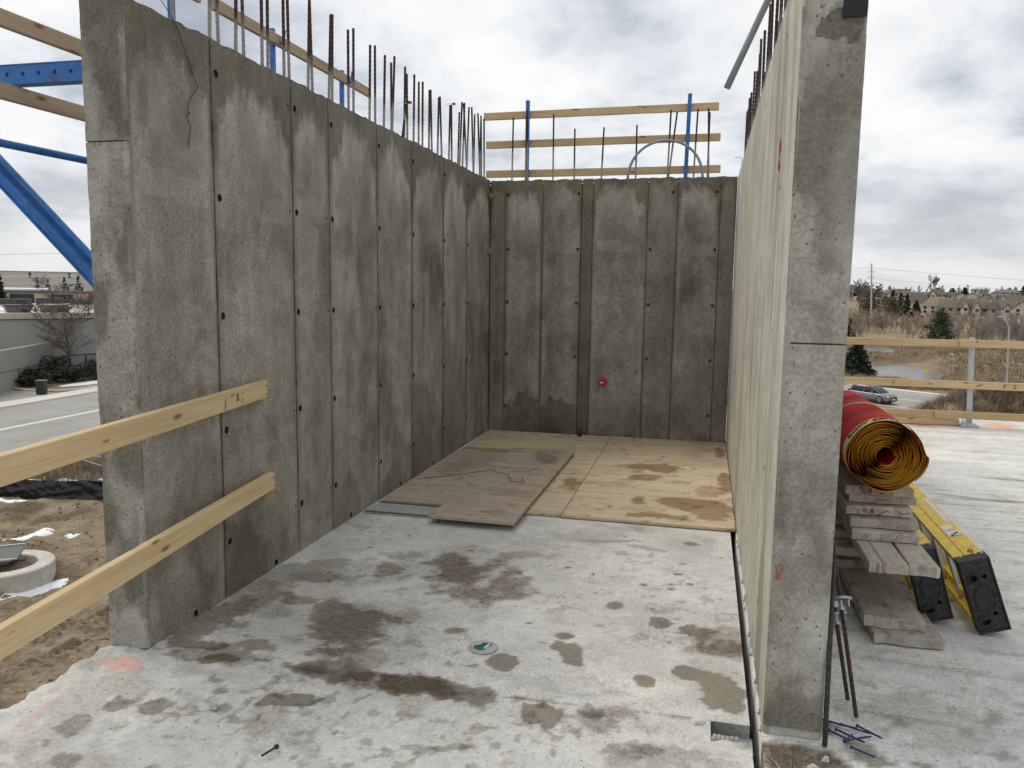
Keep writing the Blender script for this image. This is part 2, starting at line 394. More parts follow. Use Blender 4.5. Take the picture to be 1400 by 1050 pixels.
# ------------------------------------------------------------------ mesh helpers
def tagp(o, label=None, cat=None, group=None, kind=None):
    if label: o['label'] = label
    if cat: o['category'] = cat
    if group: o['group'] = group
    if kind: o['kind'] = kind
    return o
def link(name, me, mat, parent=None):
    o = bpy.data.objects.new(name, me)
    COL.objects.link(o)
    if mat and len(me.materials) == 0:
        me.materials.append(MATS[mat])
    if parent:
        o.parent = parent
    return o
def thing(name, label, cat, loc=(0, 0, 0), rz=0.0, group=None):
    o = bpy.data.objects.new(name, None)
    COL.objects.link(o)
    o.empty_display_size = 0.2
    o.location = loc; o.rotation_euler = (0, 0, rz)
    return tagp(o, label, cat, group)
def set_attr(me, name, arr):
    a = me.attributes.new(name, 'FLOAT_COLOR', 'POINT')
    arr = np.asarray(arr, np.float32)
    a.data.foreach_set('color', arr.ravel())
class MB:
    def __init__(s):
        s.v = []; s.f = []
    def add(s, v, f):
        k = len(s.v); s.v += [tuple(map(float, q)) for q in v]; s.f += [tuple(i+k for i in q) for q in f]; return s
    def box(s, c, d, rot=None):
        cx, cy, cz = c; x, y, z = d[0]/2, d[1]/2, d[2]/2
        P = [(-x, -y, -z), (x, -y, -z), (x, y, -z), (-x, y, -z), (-x, -y, z), (x, -y, z), (x, y, z), (-x, y, z)]
        if rot is not None:
            Rm = Euler(rot).to_matrix(); P = [tuple(Rm @ Vector(q)) for q in P]
        return s.add([(a+cx, b+cy, c_+cz) for a, b, c_ in P], [(0, 3, 2, 1), (4, 5, 6, 7), (0, 1, 5, 4), (1, 2, 6, 5), (2, 3, 7, 6), (3, 0, 4, 7)])
    def tube(s, pts, r, n=8, cap=True):
        pts = [Vector(p) for p in pts]
        rr = r if isinstance(r, (list, tuple)) else [r]*len(pts)
        V = []; F = []
        ref = None
        for i, p in enumerate(pts):
            t = (pts[min(i+1, len(pts)-1)]-pts[max(i-1, 0)])
            t = t.normalized() if t.length > 1e-9 else Vector((0, 0, 1))
            if ref is None or abs(ref.dot(t)) > 0.95:
                ref = Vector((1, 0, 0)) if abs(t.x) < 0.8 else Vector((0, 1, 0))
            a = (ref - t*ref.dot(t)).normalized(); b = t.cross(a); ref = a
            for k in range(n):
                w = 2*math.pi*k/n
                V.append(p+(a*math.cos(w)+b*math.sin(w))*rr[i])
        for i in range(len(pts)-1):
            for k in range(n):
                F.append((i*n+k, i*n+(k+1) % n, (i+1)*n+(k+1) % n, (i+1)*n+k))
        if cap:
            F.append(tuple(range(n-1, -1, -1))); F.append(tuple((len(pts)-1)*n+k for k in range(n)))
        return s.add(V, F)
    def prism(s, poly, axis, lo, hi):
        """extrude a 2-D outline along an axis: 'z' outline (x,y), 'y' outline (x,z), 'x' outline (y,z)"""
        n = len(poly)
        def pt(q, h):
            return {'z': (q[0], q[1], h), 'y': (q[0], h, q[1]), 'x': (h, q[0], q[1])}[axis]
        V = [pt(q, lo) for q in poly]+[pt(q, hi) for q in poly]
        F = [tuple(range(n)), tuple(range(2*n-1, n-1, -1))]+[(i, i+n, (i+1) % n+n, (i+1) % n) for i in range(n)]
        return s.add(V, F)
    def mesh(s, name, bevel=0.0, seg=1, fix=True, smooth=False):
        me = bpy.data.meshes.new(name); me.from_pydata(s.v, [], s.f)
        if bevel or fix:
            bm = bmesh.new(); bm.from_mesh(me)
            bmesh.ops.recalc_face_normals(bm, faces=bm.faces)
            if bevel:
                bmesh.ops.bevel(bm, geom=list(bm.edges), offset=bevel, segments=seg, affect='EDGES', clamp_overlap=True)
            bm.to_mesh(me); bm.free()
        if smooth:
            me.polygons.foreach_set('use_smooth', [True]*len(me.polygons))
        me.update()
        return me
    def build(s, name, mat, parent=None, bevel=0.0, seg=1, smooth=False, fix=True):
        return link(name, s.mesh(name, bevel, seg, fix, smooth), mat, parent)
def np_mesh(name, V, F, smooth=True):
    V = np.asarray(V, np.float32); F = np.asarray(F, np.int32)
    me = bpy.data.meshes.new(name)
    k = F.shape[1]
    me.vertices.add(len(V)); me.vertices.foreach_set('co', V.ravel())
    me.loops.add(F.size); me.loops.foreach_set('vertex_index', F.ravel())
    me.polygons.add(len(F)); me.polygons.foreach_set('loop_start', np.arange(0, F.size, k, dtype=np.int32))
    me.update(calc_edges=True)
    me.polygons.foreach_set('use_smooth', [smooth]*len(F))
    me.validate()
    return me
def lines(a, b, step, holes=(), c=0.024):
    n = max(1, int(round((b-a)/step)))
    L = [a+(b-a)*i/n for i in range(n+1)]
    for h in sorted(set(round(x, 4) for x in holes)):
        lo, hi = max(a, h-c), min(b, h+c)
        L = [x for x in L if not (lo-0.4*step < x < hi+0.4*step) or x in (a, b)]+[lo, hi]
    return sorted(set(round(x, 5) for x in L))
def grid_panel(name, O, U, V, N, w, h, mat, parent, step=0.02, holes=(), attr=None, disp=None, depth=0.012, u0=0.0, v0=0.0):
    """a gridded face with real round or square pockets cut into it; attr(u,v)->(n,4), disp(u,v)->height along N, skirt of the given depth behind"""
    O, U, V, N = map(np.array, (O, U, V, N))
    us = lines(0, w, step, [q[0] for q in holes], 0.026); vs = lines(0, h, step, [q[1] for q in holes], 0.026)
    uu, vv = np.meshgrid(us, vs, indexing='ij'); nu, nv = uu.shape
    uf, vf = uu.ravel(), vv.ravel()
    d = disp(uf+u0, vf+v0) if disp else np.zeros(len(uf))
    if isinstance(d, tuple):
        vf = vf+d[1]; d = d[0]
    P = [*(O+uf[:, None]*U+vf[:, None]*V+d[:, None]*N)]
    A = attr(uf+u0, vf+v0) if attr else np.zeros((len(uf), 4))
    A = [*A]
    idx = np.arange(nu*nv).reshape(nu, nv)
    hc = {}
    for q in holes:
        i = int(np.argmin(np.abs((np.array(us[:-1])+np.array(us[1:]))/2-q[0]))); j = int(np.argmin(np.abs((np.array(vs[:-1])+np.array(vs[1:]))/2-q[1])))
        hc[(i, j)] = q
    F = []; dark = []
    flip = np.dot(np.cross(U, V), N) < 0
    for i in range(nu-1):
        for j in range(nv-1):
            a, b, c, e_ = idx[i, j], idx[i+1, j], idx[i+1, j+1], idx[i, j+1]
            if (i, j) in hc:
                q = hc[(i, j)]; r, dp, sq = q[2], q[3], (len(q) > 4)
                cu, cv = (us[i]+us[i+1])/2, (vs[j]+vs[j+1])/2
                n = 4 if sq else 16
                ring = []; inner = []
                for k in range(n):
                    t = -0.75*math.pi+2*math.pi*k/n
                    rr = r*1.25 if sq else r
                    ring.append(len(P)); P.append(O+(cu+rr*math.cos(t))*U+(cv+rr*math.sin(t))*V); A.append(A[a])
                for k in range(n):
                    t = -0.75*math.pi+2*math.pi*k/n
                    rr = r*1.25 if sq else r*0.8
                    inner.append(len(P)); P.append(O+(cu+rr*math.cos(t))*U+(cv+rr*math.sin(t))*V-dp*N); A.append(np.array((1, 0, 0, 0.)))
                cor = [a, b, c, e_]
                m = n//4
                for s_ in range(4):
                    c0, c1 = cor[s_], cor[(s_+1) % 4]
                    if m == 1:
                        F.append((c0, c1, ring[(s_+1) % n], ring[s_])); continue
                    for k in range(m):
                        F.append((c0 if k < m//2 else c1, ring[(s_*m+k+1) % n], ring[s_*m+k]))
                    F.append((c0, c1, ring[s_*m+m//2]))
                for k in range(n):
                    dark.append(len(F)); F.append((ring[k], ring[(k+1) % n], inner[(k+1) % n], inner[k]))
                dark.append(len(F)); F.append(tuple(inner))
            else:
                F.append((a, b, c, e_))
    # skirt
    border = [*idx[:, 0]]+[*idx[-1, 1:]]+[*idx[-2::-1, -1]]+[*idx[0, -2:0:-1]]
    base = len(P)
    for b in border:
        P.append(P[b]-depth*N); A.append(A[b])
    for k in range(len(border)):
        k2 = (k+1) % len(border)
        F.append((border[k2], border[k], base+k, base+k2))
    if flip:
        F = [tuple(reversed(f)) for f in F]
    me = bpy.data.meshes.new(name)
    me.from_pydata([tuple(map(float, p)) for p in P], [], [tuple(int(i) for i in f) for f in F])
    me.update()
    set_attr(me, 'stain', np.array(A)[:, :4])
    me.materials.append(MATS[mat])
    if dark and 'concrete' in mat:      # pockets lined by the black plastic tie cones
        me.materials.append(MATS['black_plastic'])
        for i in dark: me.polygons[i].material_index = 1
    return link(name, me, mat, parent)
def orient(o, p0, p1, up=(0, 0, 1)):
    """put a mesh whose length runs along local +X (from 0) between two points"""
    p0, p1 = Vector(p0), Vector(p1); x = (p1-p0).normalized(); z = Vector(up)
    y = z.cross(x).normalized(); z = x.cross(y)
    m = Matrix((x, y, z)).transposed().to_4x4(); m.translation = p0
    o.matrix_world = m
    return o
def board_mesh(name, L, w, t, seed=0, bow=0.003, bevel=0.003):
    """sawn board: length along x, width along z, thickness along y, eased edges, slight bow"""
    rr = random.Random(seed); n = max(3, int(L/0.25)); V = []; F = []
    ph = rr.uniform(0, 6); e_ = bevel
    prof = [(-t/2+e_, -w/2), (t/2-e_, -w/2), (t/2, -w/2+e_), (t/2, w/2-e_), (t/2-e_, w/2), (-t/2+e_, w/2), (-t/2, w/2-e_), (-t/2, -w/2+e_)]
    for i in range(n+1):
        x = L*i/n; dy = bow*math.sin(ph+2.2*x); dz = bow*0.7*math.sin(ph*1.7+1.6*x)
        for (y, z) in prof:
            V.append((x, y+dy, z+dz+rr.uniform(-.0004, .0004)))
    for i in range(n):
        for k in range(8):
            F.append((i*8+k, i*8+(k+1) % 8, (i+1)*8+(k+1) % 8, (i+1)*8+k))
    F.append(tuple(range(7, -1, -1))); F.append(tuple(n*8+k for k in range(8)))
    mb = MB(); mb.add(V, F)
    return mb.mesh(name)
def board(name, p0, p1, w, t, mat, label=None, cat=None, group=None, parent=None, up=(0, 0, 1), seed=0, bow=0.003):
    L = (Vector(p1)-Vector(p0)).length
    o = link(name, board_mesh(name, L, w, t, seed, bow), mat)
    orient(o, p0, p1, up)
    if parent:
        mw = o.matrix_world.copy(); o.parent = parent; o.matrix_parent_inverse = parent.matrix_world.inverted() if False else Matrix.Identity(4)
        o.matrix_local = Matrix.Translation(-Vector(parent.location)) @ mw
    return tagp(o, label, cat, group)
def copy_tree(o, parent=None):
    c = o.copy(); COL.objects.link(c); c.parent = parent
    for ch in o.children:
        copy_tree(ch, c)
    return c
# ------------------------------------------------------------------ the concrete core: slab and walls
XL, XR, YB, HW, YN, TH = -2.315, 0.2686, 8.4946, 2.744, 2.858, 0.20

def ellipses(x, y, L, warp=0.55, fr=7.0, k=0, soft=0.14):
    n = (fbm(x*fr, y*fr, k, 4)-0.5)*2
    n2 = (fbm(x*24, y*24, k+3, 4)-0.5)*2
    m = np.zeros(len(x))
    for (cx, cy, rx, ry, an, s) in L:
        ca, sa = math.cos(an), math.sin(an)
        a = ((x-cx)*ca+(y-cy)*sa)/rx; b = (-(x-cx)*sa+(y-cy)*ca)/ry
        r = np.sqrt(a*a+b*b)+n*warp*1.15+n2*0.42
        m = np.maximum(m, s*sstep(1+soft, 1-soft, r))
    return m
# wet patches and mud on the slab (centre, half sizes, turn, strength)
WET = [(-1.55, 3.28, .19, .24, .27, .8), (-1.73, 3.45, .11, .14, .27, .8), (-1.68, 4.05, .083, .108, .27, .7), (-1.40, 2.885, .19, .075, .0, 1), (-1.10, 2.865, .24, .072, -.05, 1), (-0.88, 2.85, .1, .06, 0, .8),
       (-1.5, 2.63, .115, .06, .2, 1), (-.54, 2.79, .072, .085, .3, 1), (-.57, 3.35, .05, .05, .2, .9), (-.51, 3.29, .07, .10, .5, .95), (-.78, 3.15, .06, .07, .2, .9), (.12, 3.13, .10, .19, .1, .85),
       (-.01, 3.25, .055, .06, .2, 1), (-.18, 3.15, .042, .057, .2, .95), (-.14, 3.74, .06, .062, .2, .8), (.03, 3.68, .10, .09, .2, .75), (.13, 3.54, .117, .10, .2, .7), (-.02, 5.02, .042, .038, .2, .9),
       (-.55, 4.92, .17, .035, .28, .5), (-.3, 4.85, .12, .03, -.3, .45), (-.79, 2.85, .073, .075, .2, .8), (-2.06, 3.18, .065, .05, .2, .6), (-2.12, 2.42, .05, .06, .2, .7), (-2.17, 2.27, .06, .08, .2, .6),
       (-1.96, 2.46, .06, .05, .2, .7), (-2.2, 3.65, .16, .42, -.05, .55), (-2.24, 3.2, .09, .30, -.05, .75), (-2.02, 3.83, .15, .09, .2, .7), (-1.95, 3.52, .10, .06, .2, .7), (-1.33, 3.04, .095, .11, .2, .6), (-.57, 3.47, .034, .03, .2, .9),
       (-.39, 3.9, .037, .04, .2, .9), (-.09, 4.44, .025, .024, .2, .9), (-.06, 4.62, .03, .02, .2, .8), (-.02, 4.30, .02, .02, .2, .8), (-.12, 4.27, .02, .02, .2, .8), (-.26, 4.22, .02, .022, .2, .8), (-2.07, 4.06, .13, .08, .2, .6), (-1.08, 3.39, .05, .033, .2, .8),
       (-.17, 2.64, .103, .05, .2, .5), (-.79, 2.49, .08, .022, .2, .6), (-2.02, 2.08, .06, .047, .2, .7), (-1.89, 3.03, .1, .06, .2, .7), (-1.97, 2.86, .12, .05, .2, .9), (-2.1, 2.95, .14, .04, .1, .9), (-.36, 2.85, .05, .04, .1, .7), (-1.15, 2.62, .03, .02, 0, .5), (-1.8, 2.62, .03, .025, 0, .7), (-1.72, 2.52, .025, .02, 0, .7)]
MUD = [(-1.23, 4.12, .19, .24, .27, .75), (-.99, 4.01, .14, .22, .27, .7), (-1.4, 4.25, .13, .16, .27, .7), (-1.1, 3.82, .12, .13, .27, .7), (-1.52, 3.3, .22, .27, .27, .45), (-1.65, 4.31, .13, .08, .2, .5), (-.98, 4.51, .18, .07, .2, .4),
       (.10, 3.6, .14, .16, .2, .5), (-.94, 2.85, .10, .06, .2, .8), (-.3, 2.80, .14, .07, .1, .55), (-2.1, 3.45, .16, .25, 0, .4), (-1.2, 2.87, .4, .07, 0, .75), (-.1, 2.62, .2, .08, .2, .45), (-2.0, 2.9, .22, .06, .1, .6), (-2.2, 2.4, .16, .3, .2, .25)]
rs = random.Random(5)
for i in range(90):
    WET.append((rs.uniform(-2.2, .2), rs.uniform(2.0, 5.2), rs.uniform(.006, .022), rs.uniform(.006, .02), rs.uniform(0, 3), rs.uniform(.4, .9)))
def floor_attr(x, y):
    A = np.zeros((len(x), 4))
    rough = sstep(2.92, 2.86, y+0.03*(fbm(x*3, y*3, 2)-.5))
    A[:, 0] = np.maximum(ellipses(x, y, WET, k=1), 0.30*sstep(.55, .75, fbm(x*1.6+4, y*1.6, 5)))
    A[:, 2] = np.maximum(ellipses(x, y, MUD, k=4, warp=0.9, fr=9, soft=.5), rough*0.30*sstep(.50, .70, fbm(x*4, y*4, 3)))
    spk = sstep(.57, .66, fbm(x*20, y*20, 2, 3))*sstep(.40, .58, fbm(x*3.3, y*3.3, 7))
    A[:, 2] = np.maximum(A[:, 2], rough*.45*spk)
    A[:, 2] = np.maximum(A[:, 2], .35*sstep(.60, .68, fbm(x*16, y*16, 4, 3))*sstep(.52, .66, fbm(x*1.9, y*1.9, 3)))
    jl = sstep(.014, .004, np.abs(y-2.886+.02*(fbm(x*4, x*0, 2)-.5)+.03*(fbm(x*24, x*0, 5)-.5)))
    A[:, 0] = np.maximum(A[:, 0], .8*jl*sstep(.35, .55, fbm(x*3, y*0, 4)))
    A[:, 1] = np.maximum(rough*(0.55+0.5*(fbm(x*5, y*5, 6)-.5)), 0.55*sstep(-.30, .15, x)*sstep(.42, .58, fbm(x*3, y*3, 1)))
    # dust whitened along the slab edge
    A[:, 1] = np.maximum(A[:, 1], sstep(-2.28, -2.45, x)*sstep(2.9, 2.7, y))
    return np.clip(A, 0, 1)
def floor_disp(x, y):
    rough = sstep(2.91, 2.86, y+0.03*(fbm(x*3, y*3, 2)-.5))
    d = (fbm(x*2, y*2, 2)-.5)*0.004+rough*((fbm(x*14, y*14, 5, 4)-.5)*0.026+(fbm(x*38, y*38, 1, 2)-.5)*0.012)-rough*.004
    edge = sstep(-2.33, -2.50, x)*sstep(2.9, 2.75, y)
    d = d+edge*((fbm(x*18, y*18, 6)-.5)*0.035-0.008)
    ring = np.sqrt((x+2.06)**2+(y-3.18)**2); d = d+0.004*np.exp(-((ring-.055)/.008)**2)
    return d
def sheet(name, xs, ys, mat, attr, disp, skip=(), depth=0.25, jitter_left=0.0):
    xx, yy = np.meshgrid(xs, ys, indexing='ij'); nu, nv = xx.shape
    x, y = xx.ravel().copy(), yy.ravel().copy()
    z = disp(x, y); A = attr(x, y)
    if jitter_left:
        k = (x <= xs[0]+1e-6) & (y < 2.86)
        x[k] += jitter_left*(fbm(y[k]*6, y[k]*0, 4, 5)-.62)*2
    idx = np.arange(nu*nv).reshape(nu, nv)
    q = np.stack([idx[:-1, :-1], idx[1:, :-1], idx[1:, 1:], idx[:-1, 1:]], -1).reshape(-1, 4)
    cxm = (xx[:-1, :-1]+xx[1:, 1:]).ravel()/2; cym = (yy[:-1, :-1]+yy[1:, 1:]).ravel()/2
    keep = np.ones(len(q), bool)
    for (a, b, c, d) in skip:
        keep &= ~((cxm > a) & (cxm < b) & (cym > c) & (cym < d))
    q = q[keep]
    # skirts along every open edge
    from collections import Counter
    E = np.sort(np.concatenate([q[:, [0, 1]], q[:, [1, 2]], q[:, [2, 3]], q[:, [3, 0]]]), 1)
    uq, cnt = np.unique(E, axis=0, return_counts=True)
    bd = uq[cnt == 1]
    bv = np.unique(bd); mp = {int(v): len(x)+i for i, v in enumerate(bv)}
    V = np.concatenate([np.stack([x, y, z], 1), np.stack([x[bv], y[bv], np.full(len(bv), -depth)], 1)])
    Q = np.concatenate([q, np.array([[a, b, mp[int(b)], mp[int(a)]] for a, b in bd])])
    me = np_mesh(name, V, Q, True)
    set_attr(me, 'stain', np.concatenate([A, A[bv]]))
    return link(name, me, mat), np.concatenate([np.stack([x, y], 1), np.stack([x[bv], y[bv]], 1)])
def paint_attr(o, xy):
    x, y = xy[:, 0], xy[:, 1]
    P = np.zeros((len(x), 4)); n = fbm(x*30, y*30, 2)
    m = sstep(1.25, .5, np.hypot((x+2.33)/.085, (y-2.72)/.06)+(n-.5)*1.6)
    P[:, :3] = (0.80, 0.23, 0.13); P[:, 3] = m*0.5
    t = np.clip((y-1.6)/(2.62-1.6), 0, 1); lx = -2.27+(-2.40+2.27)*t
    l = sstep(.032, .006, np.abs(x-lx)+(n-.5)*.03)*sstep(2.66, 2.5, y)*.28
    k = l > P[:, 3]
    P[k, :3] = (0.62, 0.22, 0.20); P[k, 3] = l[k]
    set_attr(o.data, 'paint', P)
xs = sorted(set([round(v, 4) for v in np.arange(-2.505, 0.06, 0.0125)]+[0.07, 0.085, 0.1, 0.12, 0.14, 0.16, 0.18, 0.2, 0.214, 0.226]))
ys = sorted(set([round(v, 4) for v in np.arange(1.5, 2.76, 0.0125)]+[2.775, 2.785]+[round(v, 4) for v in np.arange(2.80, 2.885, 0.0125)]+[2.90]+[round(v, 4) for v in np.arange(2.9125, 5.45, 0.0125)]+[5.6, 6, 7, 8, 8.7]))
fl_o, xy = sheet('concrete_floor', xs, ys, 'floor_concrete', floor_attr, floor_disp, skip=[(0.085, 0.24, 2.786, 2.90)], depth=0.26, jitter_left=0.05)
tagp(fl_o, kind='structure'); paint_attr(fl_o, xy)
xs2 = [round(v, 4) for v in np.arange(0.2615, 4.2, 0.025)]+[4.5, 5, 6, 8, 11, 16]
ys2 = [round(v, 4) for v in np.arange(1.5, 11.36, 0.025)]
def deck_attr(x, y):
    A = np.zeros((len(x), 4))
    st = fbm(x*0.7, y*9, 3, 5)
    A[:, 0] = np.maximum.reduce([0.75*sstep(.62, .70, st)*sstep(.5, .6, fbm(x*1.2, y*1.2, 7)), 0.8*sstep(.53, .66, fbm(x*14, y*14, 2))*sstep(4.4, 2.8, y)*sstep(2.4, .6, x),
                                 ellipses(x, y, [(.40, 2.72, .13, .09, 0, .8), (.9, 3.1, .25, .2, 0, .35), (1.9, 3.9, .2, .06, 0, .5)], k=2)])
    A[:, 1] = 0.35*sstep(.45, .62, fbm(x*2, y*5, 1))
    A[:, 2] = 0.8*ellipses(x, y, [(.42, 2.70, .16, .10, 0, .9)], k=6)
    return np.clip(A, 0, 1)
def deck_disp(x, y):
    return (fbm(x*1.2, y*8, 3)-.5)*0.006+(fbm(x*20, y*20, 2, 3)-.5)*0.004
dk_o, xy = sheet('concrete_deck', xs2, ys2, 'deck_concrete', deck_attr, deck_disp, depth=0.26)
tagp(dk_o, kind='structure')
P = np.zeros((len(xy), 4)); x, y = xy[:, 0], xy[:, 1]; n = fbm(x*12, y*12, 3)
m1 = sstep(1.2, .6, np.hypot((x-3.55)/.16, (y-10.68)/.22)+(n-.5)); m2 = sstep(1.2, .6, np.hypot((x-2.62)/.17, (y-10.44)/.09)+(n-.5))
P[:, :3] = np.where((m1 > m2)[:, None], np.array((.82, .36, .18)), np.array((.75, .12, .09))); P[:, 3] = np.maximum(m1, m2)*.85
crk = sstep(.012, .003, np.abs(y-(10.45-(x-3.3)*1.55)))*(x > 3.3)*(x < 4.3)
k = crk > P[:, 3]; P[k, :3] = (.12, .12, .12); P[k, 3] = crk[k]*.7
set_attr(dk_o.data, 'paint', P)
mb = MB()
mb.box((-2.6+1.25, -2.3, -.13), (2.52, 7.55, .26)); mb.box((6.75, -2.3, -.13), (13.0+.5, 7.55, .26))
tagp(mb.build('concrete_slab', 'slab_concrete'), kind='structure')
# storey below the slab, and the bottom of the slit and the box-out
mb = MB(); mb.box((6.6, 2.6, -3.85), (18.0, 17.2, 7.1))
tagp(mb.build('lower_storey_wall', 'core_concrete'), 'grey concrete wall of the storey under the slab', 'wall')
mb = MB(); mb.box((0.16, 2.845, -.06), (0.15, 0.11, .02))
b_o = mb.build('recess_plate', 'grey_pvc', fl_o)
mb = MB(); rs = random.Random(2)
for i in range(6):
    mb.tube([(0.09+i*.015, 2.79+rs.uniform(0, .012), -.03), (0.10+i*.015, 2.80, .004)], [.012, .006], 7)
mb.build('broken_edge', 'chip_grey', fl_o)

# ---- wall panels
ROWS = (0.29, 0.868, 1.44, 2.012, 2.592)
def panel_stain(w, seed, top=0.14, arch=0.50, light=0.6, dampall=0.0, low=()):
    def fn(u, z):
        A = np.zeros((len(u), 4)); t = HW-z
        e_ = np.abs(2*u/w-1)
        n = fbm(u*5+seed*3.1, z*1.6+seed, seed, 4)-.5; n2 = fbm(u*34+seed, z*7, seed+2, 3)-.5
        T = top+arch*(.35*e_**2+.65*e_**7)+n*.26+n2*.16
        damp = sstep(T+.035, T-.035, t)*(.82+.3*n)
        # damp running down beside the joints
        ed = np.minimum(u, w-u)
        run = np.maximum(sstep(.050+.05*n, .012, ed)*sstep(1.3+n*1.6, .3, t)*.75, .6*sstep(.013+.008*n2, .004, ed))
        blot = .38*sstep(.50, .72, fbm(u*2.2+seed*7, z*1.5+3, seed+1))+.30*sstep(.48, .7, fbm(u*9+seed*7, z*3+3, seed+4))
        A[:, 0] = np.maximum.reduce([damp, run, np.full(len(u), dampall), blot])
        lt = light*sstep(T+.02, T+.08, t)*sstep(T+.75, T+.10, t)*(.55+.9*(fbm(u*12+seed, z*1.1, seed+5)-.3))
        lt = np.maximum(lt, .5*sstep(.035, .008, np.abs(ed-.035))*sstep(.35, .6, fbm(u*3, z*2.2+seed, seed+3)))
        # paler strip left by the form joint two metres up
        lt = np.maximum(lt, .45*sstep(.075, .05, np.abs(z-2.06+.05*u+(seed % 3)*.02))*sstep(.35, .5, vnoise(u*2.4+seed*3.3, u*0+seed, seed))*sstep(.3, .5, fbm(u*11, z*9, seed)+.1))
        cool = np.clip(sstep(.95, .35, e_)*sstep(T+.15, T+.35, t)*sstep(T+1.0, T+.5, t), 0, 1)
        A[:, 0] = np.maximum(A[:, 0], .34*cool*(.4+fbm(u*8, z*3+seed, seed+2)))
        A[:, 1] = np.clip(lt, 0, 1)*(1-dampall)
        for (cu, cz, ru, rz, s) in low:
            r = np.hypot((u-cu)/ru, (z-cz)/rz)+n*.9+n2*.3
            A[:, 0] = np.maximum(A[:, 0], s*sstep(1.1, .92, r))
            A[:, 1] *= 1-sstep(1.1, .9, r)
        return np.clip(A, 0, 1)
    return fn
def panel_disp(w, seed, hjit=0.012, board_=0.0):
    def fn(u, z):
        d = (fbm(u*2.3+seed, z*1.9, seed)-.5)*.006+(fbm(u*17+seed, z*9, seed+1, 3)-.5)*.0018
        ed = np.minimum(u, w-u)
        d = d-.003*sstep(.02, .0, ed)
        if board_:
            ph = (u/board_) % 1.0
            d = d-.0035*sstep(.07, .0, np.minimum(ph, 1-ph))+(vnoise(np.floor(u/board_)*7.7+seed, u*0, 3)-.5)*.004
        dz = sstep(HW-.03, HW-.005, z)*((fbm(u*14+seed*5, u*0+seed, seed, 4)-.55)*.026)
        return d, dz
    return fn
def rebar_master():
    mb = MB(); pts = []; rr = []; z = 0.0; i = 0
    while z > -0.92:
        pts.append((0, 0, z)); rr.append(.0098 if i % 2 else .0084); z -= .016; i += 1
    mb.tube(pts, rr, 7)
    return mb.mesh('rebar', smooth=False)
REB = rebar_master(); REB.materials.append(MATS['rebar'])
def rebar(parent, base, top):
    o = bpy.data.objects.new('rebar', REB); COL.objects.link(o); o.parent = parent
    d = (Vector(top)-Vector(base)).normalized()
    m = d.to_track_quat('Z', 'Y').to_matrix().to_4x4(); m.translation = Vector(top)-Vector(parent.location)
    o.matrix_local = m
    return o
def wall_top(name, x0, x1, y0, y1, parent, long_axis):
    step = .03
    xs = np.linspace(x0, x1, max(2, int((x1-x0)/step)+1)); ys = np.linspace(y0, y1, max(2, int((y1-y0)/step)+1))
    xx, yy = np.meshgrid(xs, ys, indexing='ij'); x, y = xx.ravel(), yy.ravel()
    z = HW-.012+(fbm(x*12, y*12, 3, 4)-.5)*.035
    idx = np.arange(len(x)).reshape(xx.shape)
    q = np.stack([idx[:-1, :-1], idx[1:, :-1], idx[1:, 1:], idx[:-1, 1:]], -1).reshape(-1, 4)
    o = link(name, np_mesh(name, np.stack([x, y, z], 1)-np.array(parent.location), q), 'core_concrete', parent)
    return o

# left wall
wl = thing('concrete_wall', 'long grey concrete wall on the left, rows of tie holes and steel bars on top', 'wall', (XL-TH/2, YN, 0))
def loc(parent, p):
    return tuple(np.array(p, float)-np.array(parent.location))
mb = MB(); c = loc(wl, (XL-TH/2-.003, (YN+YB)/2+.1, HW/2-.02))
mb.box(c, (TH-.026, YB-YN+.2-.022, HW-.045)); mb.build('core', 'core_concrete', wl)
mb = MB(); mb.box(loc(wl, (XL-TH+.007, (YN+YB)/2+.1, HW/2-.01)), (.014, YB-YN+.2-.03, HW-.02)); mb.build('outer_face', 'end_concrete', wl)
LJ = [YN, 3.452, 4.205, 4.660, 5.413, 6.108, 6.900, 7.625, YB]
SLOT = (3.196, 3.936, 4.923, 5.848, 6.627, 7.514)
LOW = {1: [(.05, .0, .42, .40, .85)], 4: [(.2, .0, .25, .2, .5)], 3: [(.2, .05, .2, .3, .5)], 5: [(.1, .3, .5, .45, .5)], 6: [(.3, .5, .5, .6, .4)]}
for i in range(8):
    a, b = LJ[i]+.004, LJ[i+1]-.004
    w = b-a; H_ = []
    if i:
        hh = .034 if i not in (5, 6, 7) else .03
        for z in ROWS:
            H_.append((hh, z, .0185, .11))
        for k_, z in enumerate(ROWS):
            if (i+k_) % 3:
                H_.append((w-.034, z, .008, .006))
    for s in SLOT:
        if a+.05 < s < b-.05:
            H_.append((s-a, .0265, .017, .03, 's'))
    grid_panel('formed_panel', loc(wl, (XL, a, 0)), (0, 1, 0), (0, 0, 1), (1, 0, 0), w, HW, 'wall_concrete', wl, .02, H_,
               panel_stain(w, i+1, top=.15 if i else .12, arch=.40, low=LOW.get(i, ()), dampall=0.0), panel_disp(w, i+1), .014)
